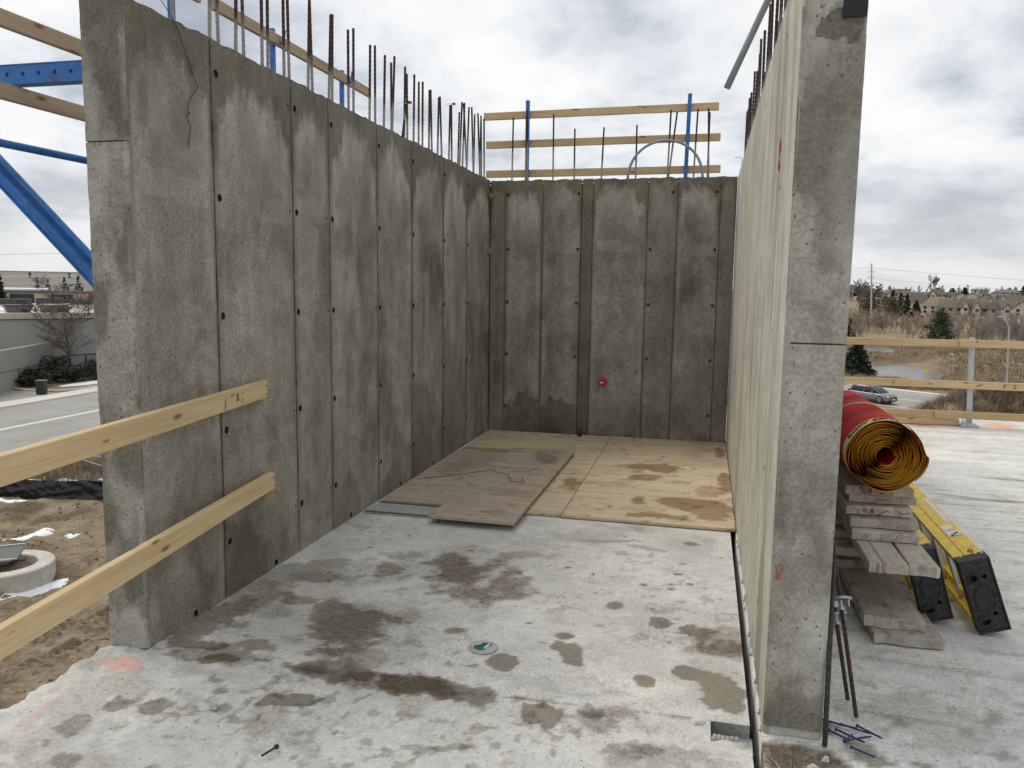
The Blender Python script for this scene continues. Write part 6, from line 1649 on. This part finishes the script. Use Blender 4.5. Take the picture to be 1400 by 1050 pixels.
wire((-150, 120, 6.0), (-60, 150, 11.0), .8, .05, 'uppermost of three power lines over the warehouse'); wire((-150, 120, 2.0), (-60, 150, 5.4), .6, .05, 'middle one of three power lines over the warehouse'); wire((-150, 120, .7), (-60, 150, 4.0), .6, .05, 'lowest of three power lines over the warehouse')
twr = box_bld('glass_tower', 'green glass tower far off beside the wall end', 166, 1010, 10, 10, 17, 0.0, 'glass_green', 'unit_dark')

# ------------------------------------------------------------------ right: trees and brush
S = 1.5
conifer(16.4, 93.2, -7.6, 4.0, 4.3, 'big dark spruce on the near pond bank beside the wall end', 101, n=3400, ragged=.25, size=.20)
conifer(27.9, 168.5, -7.4, 3.8, 2.6, 'small dark conifer beside the wall end, above the top rail', 102, n=900)
pine(38.2, 145.6, -7.2, 6.0, 5.4, 'broad green pine in front of the bare thicket', 103)
round_tree(37.2, 186.3, gzf(37.2, 186.3), 3.8, 3.0, 'small olive round tree on the grassy bank', 104, 'olive_leaf', 700)
for i, (x, y, h, w, l) in enumerate([(70.8, 337, 10.5, 4.8, 'leftmost of the dark conifers in front of the houses'), (75.5, 345, 9.6, 4.6, 'second dark conifer in front of the maroon-roofed house'), (79.0, 350, 9.2, 3.6, 'third dark conifer in front of the maroon-roofed house'), (79.2, 336, 6.6, 4.8, 'rightmost dark conifer, in front of the tan-roofed house')]):
    conifer(x, y, -7.7, h, w, l, 110+i, n=1300, group='dark conifers before the houses', size=.36)
round_tree(47.3, 255.7, -7.6, 12.0, 7.0, 'tall olive-brown tree behind the power pole', 120, 'olive_leaf', 2200, size=.055)
round_tree(54.5, 262, -7.6, 8.0, 6.0, 'lower olive-brown tree right of the power pole', 121, 'olive_leaf', 1300, size=.055)
bare_tree(41.2, 256, -7.6, 12.0, 'grey bare tree right beside the wall end', 122, 'twig_grey', levels=5, kids=(3, 4), twig_r=.05, up=.3, spread=.4)
bare_tree(43.8, 251, -7.6, 11.0, 'grey bare tree between the wall end and the olive tree', 123, 'twig_grey', levels=5, kids=(3, 4), twig_r=.05, up=.3, spread=.4)
bare_tree(152, 610, 0, 13.5, 'big bare tree standing out on the ridge above the houses', 124, 'twig_grey', levels=4, kids=(3, 5), twig_r=.12, up=.25, spread=.45)
# bare thicket: one mass of stems and twigs
def thicket(name, n, seed, region, hr, mat, label, nmaster=14, tw=.035, levels=3):
    rr = random.Random(seed); VV = []; FF = []; base = 0; masters = []
    for k in range(nmaster):
        a, b = branch_mesh(seed*10+k, 1.0*6, spread=.38, levels=levels, kids=(3, 5), trunk=.15, up=.42, twig_r=tw, r0=.07, n0=4)
        V = np.array(a.v+b.v); off = len(a.v); F = np.array(a.f+[tuple(i+off for i in f) for f in b.f]); masters.append((V/6.0, F))
    for i in range(n):
        x, y = region(rr); V, F = masters[rr.randrange(nmaster)]; h = rr.uniform(*hr); c, s = math.cos(rr.uniform(0, 6.3)), math.sin(rr.uniform(0, 6.3)); nn = math.hypot(c, s) or 1; c /= nn; s /= nn
        W_ = np.stack([(V[:, 0]*c-V[:, 1]*s)*h*.95+x, (V[:, 0]*s+V[:, 1]*c)*h*.95+y, V[:, 2]*h+gzf(x, y)-.1], 1)
        VV.append(W_); FF.append(F+base); base += len(V)
    me = np_mesh(name, np.concatenate(VV), np.concatenate(FF), False); return tagp(link(name, me, mat), label, 'thicket', None, 'stuff')
def reg1(rr):
    y = rr.uniform(150, 262); t = rr.uniform(.165, .46); return (t*y, y)
thicket('bare_thicket', 420, 3, reg1, (2.6, 4.6), 'twig', 'wide brown thicket of leafless bushes between the marsh and the houses')
def reg2(rr):
    y = rr.uniform(132, 165); t = rr.uniform(.30, .46); return (t*y, y)
thicket('bare_thicket', 110, 4, reg2, (2.8, 4.8), 'twig_grey', 'grey leafless saplings at the right behind the street lamp', tw=.03)
def reg4(rr):
    y = rr.uniform(150, 262); t = rr.uniform(-.14, .165); return (t*y, y)
thicket('bare_thicket', 200, 6, reg4, (2.6, 4.6), 'twig', 'stretch of the brown thicket hidden behind the right wall', nmaster=6)
def reg3(rr):
    y = rr.uniform(560, 760); t = rr.uniform(-.30, .48); return (t*y, y)
thicket('ridge_trees', 260, 5, reg3, (3, 7), 'twig_grey', 'far line of bare trees along the ridge behind the houses', tw=.10, levels=3)
for i, (px_, y, h, w, l) in enumerate([(.345, 640, 13, 9, 'dark conifer left in the clump on the far right ridge'), (.357, 630, 15, 10, 'tallest dark conifer in the clump on the far right ridge'), (.369, 635, 15, 9, 'dark conifer next to the tallest on the far right ridge'), (.378, 640, 13, 9, 'dark conifer at the right end of the clump on the far ridge'), (.330, 650, 10, 9, 'dark conifer low at the left of the far right ridge'), (.272, 660, 9, 9, 'dark conifer on the ridge above the dark-roofed gables'), (.285, 660, 10, 8, 'second dark conifer on the ridge above the dark-roofed gables'), (.257, 665, 10, 12, 'bushy dark conifer on the ridge right of the big bare tree'), (.186, 600, 11, 8, 'dark conifer on the ridge right of the power pole'), (.193, 610, 9, 8, 'smaller dark conifer on the ridge right of the power pole'), (.172, 620, 13, 9, 'dark conifer on the ridge beside the green tower')]):
    conifer(px_*y, y, gzf(px_*y, y)-.5, h*.62, w*.8, l, 130+i, n=500, group='conifers on the far ridge', size=.9)
# dry stalks
def stalks(name, n, seed, region, hr, wr_, mat, label, blades=5, lean=.5):
    r = np.random.RandomState(seed); x, y = region(r, n); z = gz(x, y); keep = pondmask(x, y) < .45; x, y, z = x[keep], y[keep], z[keep]; n = len(x)
    V = []; 
    for b in range(blades):
        az = r.rand(n)*6.28; h = hr[0]+(hr[1]-hr[0])*r.rand(n); w = wr_*(.6+.8*r.rand(n)); ln = lean*h*r.rand(n); ox = r.normal(0, .25, n)*hr[1]; oy = r.normal(0, .25, n)*hr[1]
        px2, py2 = -np.sin(az), np.cos(az)
        V.append(np.stack([np.stack([x+ox-px2*w, y+oy-py2*w, z-.05], 1), np.stack([x+ox+px2*w, y+oy+py2*w, z-.05], 1), np.stack([x+ox+np.cos(az)*ln, y+oy+np.sin(az)*ln, z+h], 1)], 1).reshape(-1, 3))
    V = np.concatenate(V); me = np_mesh(name, V, np.arange(len(V)).reshape(-1, 3), False); return tagp(link(name, me, mat), label, 'grass', None, 'stuff')
def rmarsh(r, n):
    y = 84+72*r.rand(n)**1.2; t = .14+.32*r.rand(n); return t*y, y
stalks('dry_grass', 9000, 1, rmarsh, (.15, .55), .05, 'straw', 'pale dry marsh grass round the ponds', 5)
stalks('dry_grass', 5000, 2, rmarsh, (.15, .5), .06, 'straw_dark', 'darker dry weeds scattered through the marsh', 4)
def rmound(r, n):
    a = r.normal(0, 1, n); b = r.normal(0, 1, n); return 18.2+a*4.2, 53.4+b*2.4
stalks('mound_brush', 2600, 3, rmound, (.12, .5), .016, 'straw_dark', 'dry brush covering the earth mound beyond the guard rail', 9, 2.2)
stalks('mound_brush', 1200, 4, rmound, (.2, .8), .012, 'straw', 'pale dead stalks on the earth mound beyond the guard rail', 6, 1.4)
def rbank(r, n):
    t = r.rand(n); y = 82+5*r.rand(n); return (.14+.3*t)*y, y
stalks('bank_weeds', 2500, 5, rbank, (.15, .5), .04, 'straw_dark', 'dry weeds along the far kerb of the road', 4)
def rweed(r, n):
    return -31+22*r.rand(n), 27+4.5*r.rand(n)
r_ = np.random.RandomState(8); x, y = rweed(r_, 1500); z = dirt_z(x, y); V = []
for b in range(6):
    az = r_.rand(1500)*6.28; h = .15+.5*r_.rand(1500); ox, oy = r_.normal(0, .1, 1500), r_.normal(0, .1, 1500); V.append(np.stack([np.stack([x+ox-.015*np.sin(az), y+oy+.015*np.cos(az), z], 1), np.stack([x+ox+.015*np.sin(az), y+oy-.015*np.cos(az), z], 1), np.stack([x+ox+.4*h*np.cos(az), y+oy+.4*h*np.sin(az), z+h], 1)], 1).reshape(-1, 3))
V = np.concatenate(V); tagp(link('roadside_weeds', np_mesh('roadside_weeds', V, np.arange(len(V)).reshape(-1, 3), False), 'straw_dark'), 'dry weeds on the verge behind the silt fence', 'grass', None, 'stuff')

# ------------------------------------------------------------------ houses
def house(x, y, w, wall_h, roof_h, rz, wm, rm, label, style='side', depth=9.0, gable=None, seed=0, chimney=False, dz=0.0):
    rr = random.Random(seed); z = gzf(x, y)+dz
    o = thing('house', label, 'house', (x, y, z), rz, 'houses beyond the marsh'); d = depth
    mb = MB(); mb.box((0, d/2, wall_h/2-.5), (w, d, wall_h+1.0)); 
    if style == 'front': mb.prism([(-w/2, wall_h), (w/2, wall_h), (0, wall_h+roof_h-.1)], 'y', .02, d-.02)
    wl_ = mb.build('wall', wm, o)
    e_ = .45; mb = MB(); t = .22
    if style == 'side':
        mb.add([(-w/2-e_, -e_, wall_h-.1), (w/2+e_, -e_, wall_h-.1), (w/2+e_, d+e_, wall_h-.1), (-w/2-e_, d+e_, wall_h-.1), (-w/2-e_, d/2, wall_h+roof_h), (w/2+e_, d/2, wall_h+roof_h)], [(0, 1, 5, 4), (2, 3, 4, 5), (0, 4, 3), (1, 2, 5), (3, 2, 1, 0)])
    elif style == 'hip':
        mb.add([(-w/2-e_, -e_, wall_h-.1), (w/2+e_, -e_, wall_h-.1), (w/2+e_, d+e_, wall_h-.1), (-w/2-e_, d+e_, wall_h-.1), (-w*.24, d/2, wall_h+roof_h), (w*.24, d/2, wall_h+roof_h)], [(0, 1, 5, 4), (2, 3, 4, 5), (0, 4, 3), (1, 2, 5), (3, 2, 1, 0)])
    else:
        mb.prism([(-w/2-e_, wall_h-.25), (0, wall_h+roof_h), (w/2+e_, wall_h-.25), (w/2+e_, wall_h-.25+t), (0, wall_h+roof_h+t), (-w/2-e_, wall_h-.25+t)], 'y', -.5, d+.5)
    rf_ = mb.build('roof', rm, o)
    if gable:      # a front-facing gabled bay
        gx, gw, gm = gable; mb = MB(); mb.prism([(gx-gw/2, 0), (gx+gw/2, 0), (gx+gw/2, wall_h), (gx, wall_h+roof_h*.8), (gx-gw/2, wall_h)], 'y', -1.3, 2.5); mb.build('gabled_bay', gm, o)
        mb = MB(); mb.prism([(gx-gw/2-.4, wall_h-.3), (gx, wall_h+roof_h*.8), (gx+gw/2+.4, wall_h-.3), (gx+gw/2+.4, wall_h-.1), (gx, wall_h+roof_h*.8+.22), (gx-gw/2-.4, wall_h-.1)], 'y', -1.7, d/2); mb.build('gable_roof', rm, o)
    nwin = max(2, int(w/2.8))
    for k in range(nwin):
        xx_ = -w/2+(k+.5)*w/nwin
        if gable and abs(xx_-gable[0]) < gable[1]/2+.4: continue
        for zz in ((wall_h*.72,) if wall_h < 3.5 else (wall_h*.76, wall_h*.30)):
            mb = MB(); mb.box((xx_, -.03, zz), (1.25, .12, 1.15)); mb.build('window', 'glass_dark', o)
    if gable:
        mb = MB(); mb.box((gable[0], -1.34, wall_h*.74), (1.3, .12, 1.2)); mb.build('window', 'glass_dark', o)
    if chimney:
        mb = MB(); mb.box((w*.28, d*.5, wall_h+roof_h+.2), (.7, .7, 1.6)); mb.build('chimney', 'roof_maroon', rf_)
    return o
HS = [ # x, y, width, wall, roof, wall mat, roof mat, style, label, gable, turn
 (98.7, 416.0, 11.0, 4.4, 4.6, 'wall_white', 'roof_maroon', 'hip', 'maroon-roofed house partly hidden by the dark conifers', None, .1),
 (102.8, 399.5, 12.6, 3.8, 4.1, 'wall_white', 'roof_tan', 'hip', 'white house with a broad tan hip roof right of the conifers', None, -.05),
 (108.5, 393.3, 12.0, 3.4, 3.6, 'wall_tan', 'roof_brown', 'side', 'tan house with a long brown roof next to the tan-roofed one', None, .0),
 (113.7, 388.7, 6.0, 3.6, 3.6, 'wall_tan', 'roof_brown', 'side', 'brown house with a white gable left end, nearest row', (-2.2, 2.4, 'wall_white'), .15),
 (116.6, 384.8, 5.6, 3.0, 3.6, 'wall_tan', 'roof_brown', 'side', 'small brown house with a white pointed bay, nearest row', (-1.7, 2.6, 'wall_white'), .15),
 (124.8, 401.0, 6.0, 3.8, 3.4, 'wall_white', 'roof_grey', 'front', 'grey-roofed house end between two brown ones, nearest row', None, -.3),
 (121.5, 378.5, 7.2, 3.2, 2.7, 'wall_tan', 'roof_dark', 'side', 'tan house with a dark brown roof above the street lamp', (3.0, 2.8, 'wall_white'), .1),
 (125.7, 377.0, 7.2, 3.8, 3.3, 'wall_white', 'roof_brown', 'side', 'white-gabled brown house right of the street lamp', (2.2, 3.0, 'wall_white'), .2),
 (128.3, 371.5, 7.2, 3.6, 3.0, 'wall_white', 'roof_dark', 'front', 'white gabled house at the right picture edge', None, .15),
 (127.2, 586.0, 13.0, 3.4, 3.0, 'wall_white', 'roof_maroon', 'side', 'reddish-roofed house at the left end of the upper row', None, .0),
 (132.3, 577.5, 11.0, 2.8, 2.8, 'wall_white', 'roof_brown', 'side', 'second house from the left in the upper row, brown roof', (3.5, 3.2, 'wall_white'), .1),
 (134.7, 561.6, 11.0, 2.8, 2.8, 'wall_tan', 'roof_grey', 'side', 'third house from the left in the upper row, pale grey roof', None, -.1),
 (141.5, 552.0, 12.0, 3.8, 3.6, 'wall_tan', 'roof_maroon', 'hip', 'dark maroon house in the upper row below the big bare tree', (-2, 3, 'wall_white'), .0),
 (150.3, 550.0, 6.8, 3.0, 2.4, 'wall_white', 'roof_dark', 'side', 'small white house with a dark roof in the upper row', None, .1),
 (142.4, 505.0, 8.4, 2.8, 3.0, 'wall_white', 'roof_grey', 'front', 'grey gable with pale face, left of a pair', None, .0),
 (145.5, 496.6, 8.8, 2.9, 3.0, 'wall_white', 'roof_grey', 'front', 'grey gable with pale face, right of a pair', None, .05),
 (145.5, 473.0, 10.5, 2.6, 3.2, 'wall_tan', 'roof_dark', 'front', 'dark-roofed wide gable house in the middle row', None, -.05),
 (168.6, 528.7, 11.0, 2.8, 2.4, 'wall_tan', 'roof_grey', 'side', 'grey-roofed house right of the dark gable, upper row', None, .0),
 (155.1, 470.0, 9.6, 3.0, 2.6, 'wall_white', 'roof_maroon', 'side', 'reddish-roofed house with white gables, middle row right', (-2.5, 3, 'wall_white'), .1),
 (159.8, 468.4, 8.0, 2.6, 2.4, 'wall_white', 'roof_maroon', 'side', 'reddish-roofed house at the right edge of the middle row', None, .1),
 (210.6, 641.0, 21.0, 2.6, 2.2, 'wall_tan', 'roof_grey', 'hip', 'long low grey-roofed house under the conifer clump', None, .0),
 (203.5, 675.0, 11.0, 3.0, 1.4, 'wall_white', 'roof_grey', 'side', 'bright white house alone on the ridge', None, .0),
 (122.7, 617.8, 8.4, 2.6, 2.0, 'wall_white', 'roof_grey', 'side', 'little white house right of the power pole', None, .0),
 (122.7, 648.0, 8.0, 2.8, 2.2, 'wall_white', 'roof_dark', 'front', 'small white gable house close to the power pole, far off', None, .1),
]
for i, (x, y, w, wh, rh, wm, rm, st, lab, gb, tn) in enumerate(HS):
    if i < 9: x, y = x*1.0, y*1.0
    house(x, y, w, wh, rh, -math.atan2(x, y)+tn, wm, rm, lab, st, 9.0, gb, i, chimney=(i % 4 == 1), dz={0: 0, 9: .6}.get(i, 0))
for o in bpy.data.objects:
    if o.type == 'MESH' and o.data.materials and o.data.materials[0] is None:
        print('NO MATERIAL', o.name)

for o in set(bpy.data.objects)-_before:
    if o.parent is None and o.location.x > -20 and not o.get('label', '').endswith('over the warehouse') and o.name != 'roadside_weeds':
        far(o, size=(o is not suv_o))
